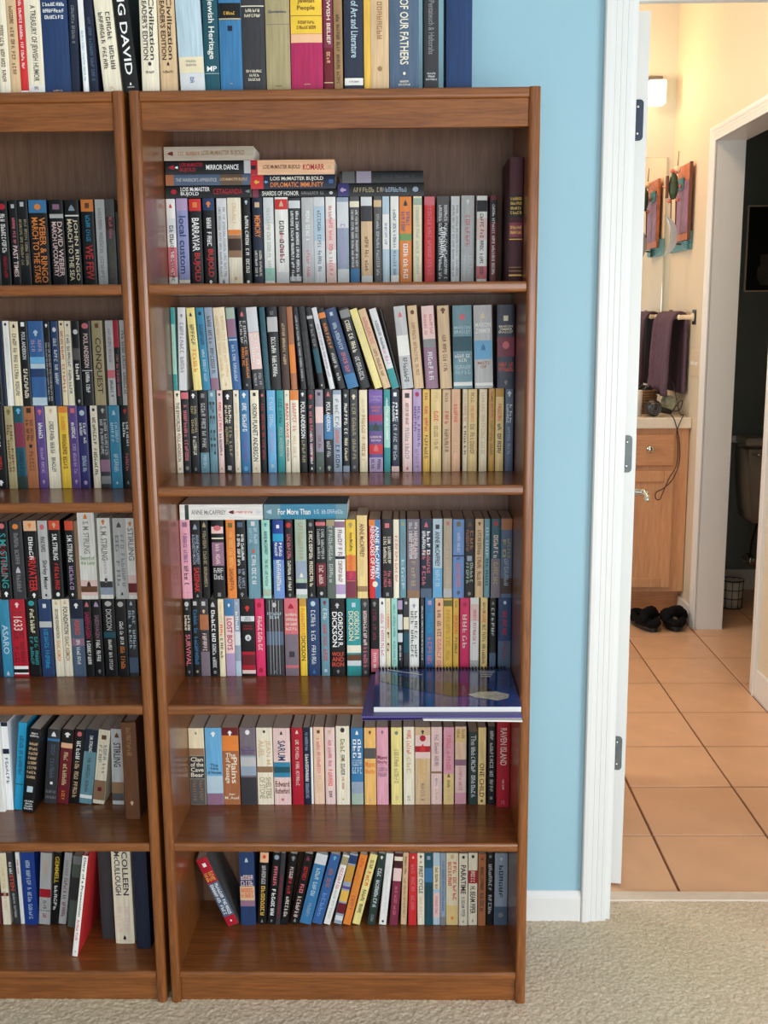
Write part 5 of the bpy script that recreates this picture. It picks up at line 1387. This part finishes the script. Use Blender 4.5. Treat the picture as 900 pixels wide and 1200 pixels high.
o = MB().box(X-.112, X-.100, 3.315, 3.345, 2.045, 2.15, 0, .004).build('figure_wing', 'art_dark'); o.data.transform(Matrix.Translation(-Vector(ar.location))); o.parent = g_
for dx, dz in ((-.095, -.068), (-.055, -.062), (-.066, .068), (-.085, .072)):
    o = MB().lathe([(.002, -.011), (.009, -.007), (.011, 0), (.009, .007), (.002, .011)], 10, (X+dx, 3.325, 2.10+dz)).build('bead', 'art_pink'); o.data.transform(Matrix.Translation(-Vector(ar.location))); o.parent = g_

# fluffy slippers on the tiles
M['fluff'] = mat('black_fluff', rgb(22, 22, 24), 1.0, var=0.4, scale=80, bump=1.0, bscale=160, spec=0.15)
M['insole'] = mat('grey_insole', rgb(120, 112, 106), 0.9, var=0.1)
def slipper(x, y, rot, label):
    root = empty('slipper', (x, y, .0014), label, 'slipper', 'pair of fluffy slippers', (0, 0, rot))
    def outline(s):
        pts = []
        for k in range(28):
            a = 2*PI*k/28
            wv = .046 if math.sin(a) > 0 else .044
            pts.append((s*wv*math.cos(a)*(1.06 if math.sin(a) > .2 else 1), .118*s*math.sin(a)))
        return pts
    MB().prism(outline(1.0), 0, .016, 'XY').build('sole', 'black_plastic', root)
    MB().prism(outline(.93), .0162, .022, 'XY').build('insole', 'insole', root)
    r2 = random.Random(int(x*1000))
    def fuzzy(pts, r_, closed):
        m = MB().tube(pts, r_, 14, closed=closed)
        m.v = [tuple(Vector(v)+Vector((r2.uniform(-1, 1), r2.uniform(-1, 1), r2.uniform(-.6, 1)))*.0042) for v in m.v]
        return m
    fuzzy([(p[0]*.98, p[1]*.98, .040) for p in outline(.95)], .020, True).build('fluffy_rim', 'fluff', root)
    for s in (-1, 1):
        fuzzy([(s*.043*math.cos(t*PI/10), -.050+s*.032*math.cos(t*PI/10), .045+.045*math.sin(t*PI/10)) for t in range(11)], .022, False).build('fluffy_strap', 'fluff', root)
    return root
slipper(1.690, 2.935, .20, 'black fluffy slipper on the tiles, the one farther from the white jamb')
slipper(1.832, 2.945, -.12, 'black fluffy slipper on the tiles, the one next to the white jamb')

# toilet room
M['porcelain'] = mat('grey_porcelain', rgb(196, 184, 170), 0.15, var=0.01)
M['photo_black'] = mat('dark_picture_print', rgb(24, 23, 24), 0.3, var=0.3, scale=6)
M['pot'] = mat('picture_pot_print', rgb(92, 84, 74), 0.4, var=0.2, scale=20)
M['basket_white'] = mat('basket_liner', rgb(206, 200, 184), 0.7, var=0.04)
to = empty('toilet', (2.52, 3.3, 0), 'pale toilet against the dark green wall, seen past the jamb', 'toilet')
tk = MB()
prof = [(.175, .40), (.195, .45), (.215, .62), (.225, .815)]
bmx = bmesh.new()
vs = []
for (hw, z_) in prof:
    ring = []
    for (sx_, yy, rr3) in ((-1, 3.43, 1), (1, 3.43, 1), (1, 3.645, 1), (-1, 3.645, 1)):
        ring.append(bmx.verts.new((2.52+sx_*hw, yy if yy > 3.5 else yy+(.03 if z_ < .45 else 0), z_)))
    vs.append(ring)
for i in range(3):
    for k in range(4): bmx.faces.new((vs[i][k], vs[i][(k+1) % 4], vs[i+1][(k+1) % 4], vs[i+1][k]))
bmx.faces.new(vs[0]); bmx.faces.new(vs[3])
bmesh.ops.bevel(bmx, geom=bmx.edges[:], offset=.02, segments=3, affect='EDGES')
part(MB().bm(bmx, 0, True), 'tank', 'porcelain', to)
part(MB().box(2.29, 2.755, 3.42, 3.648, .8165, .856, 0, .012), 'tank_lid', 'porcelain', to)
part(MB().lathe([(.11, 0), (.12, .03), (.10, .10), (.10, .20), (.17, .33), (.19, .40), (.185, .41)], 28, (2.52, 3.17, .0015), sx=.95, sy=1.28), 'bowl', 'porcelain', to)
part(MB().lathe([(.19, 0), (.195, .012), (.19, .03), (.15, .04)], 28, (2.52, 3.17, .413), sx=.96, sy=1.25), 'seat_lid', 'white_paint', to)
lv = MB().tube([(2.33, 3.428, .775), (2.33, 3.408, .775), (2.36, 3.400, .773), (2.40, 3.400, .768)], .007, 8)
part(lv, 'flush_lever', 'chrome', to)
tp = empty('paper_holder', (2.27, BY1-.006, .83), 'white paper holder peg on the dark green wall beside the toilet tank', 'holder')
part(MB().tube([(2.255, BY1-.045, .832), (2.325, BY1-.045, .832)], .020, 12), 'roll', 'white_paint', tp)
part(MB().tube([(2.255, BY1-.0062, .832), (2.255, BY1-.05, .832)], .006, 8), 'arm', 'chrome', tp)
vv = empty('shutoff_valve', (2.405, BY1-.006, .17), 'dark round shut-off valve low on the dark green wall', 'valve')
part(MB().lathe([(.032, 0), (.032, -.006), (.012, -.010), (.010, -.05), (.022, -.055), (.022, -.07), (.004, -.072)], 16, (2.405, BY1-.0065, .17), 'Y'), 'body', 'chrome', vv)
part(MB().tube(smooth([(2.405, BY1-.05, .175), (2.405, BY1-.055, .26), (2.42, BY1-.06, .34), (2.425, BY1-.08, .392)]), .005, 8), 'hose', 'black_plastic', vv)
pc = empty('framed_picture', (2.56, BY1-.007, 1.6), 'dark framed picture of a pale pot on the dark green wall', 'picture')
y_ = BY1-.0065
part(MB().box(2.305, 2.82, y_-.018, y_, 1.60, 1.607).box(2.305, 2.82, y_-.018, y_, 2.029, 2.036).box(2.305, 2.312, y_-.018, y_, 1.607, 2.029).box(2.813, 2.82, y_-.018, y_, 1.607, 2.029), 'frame', 'cream_metal', pc)
part(MB().box(2.312, 2.813, y_-.010, y_, 1.607, 2.029), 'print', 'photo_black', pc)
pp = [(.0, -.06), (.07, -.055), (.09, -.02), (.09, .03), (.075, .045), (.075, .10), (-.075, .10), (-.075, .045), (-.09, .03), (-.09, -.02), (-.07, -.055)]
part(MB().add([(2.46+a, y_-.0104, 1.69+b) for a, b in pp], [tuple(range(len(pp)))]), 'printed_pot', 'pot', pc)
wbk = empty('waste_basket', (2.212, 3.27, 0.0014), 'small white waste basket in a black wire frame on the tiles', 'waste basket')
cx, cy = 2.212, 3.27
part(MB().lathe([(.047, .004), (.051, .14), (.048, .14), (.044, .008)], 24, (cx, cy, .0014)), 'liner', 'basket_white', wbk)
wr = MB()
for z_, r_ in ((.005, .050), (.055, .052), (.10, .0535), (.148, .055)):
    wr.tube([(cx+r_*math.cos(a*PI/12), cy+r_*math.sin(a*PI/12), z_) for a in range(24)], .0022, 6, closed=True)
for k in range(10):
    a = 2*PI*k/10
    wr.tube([(cx+.050*math.cos(a), cy+.050*math.sin(a), .004), (cx+.055*math.cos(a), cy+.055*math.sin(a), .148)], .0018, 6)
part(wr, 'wire_frame', 'black_wire', wbk)
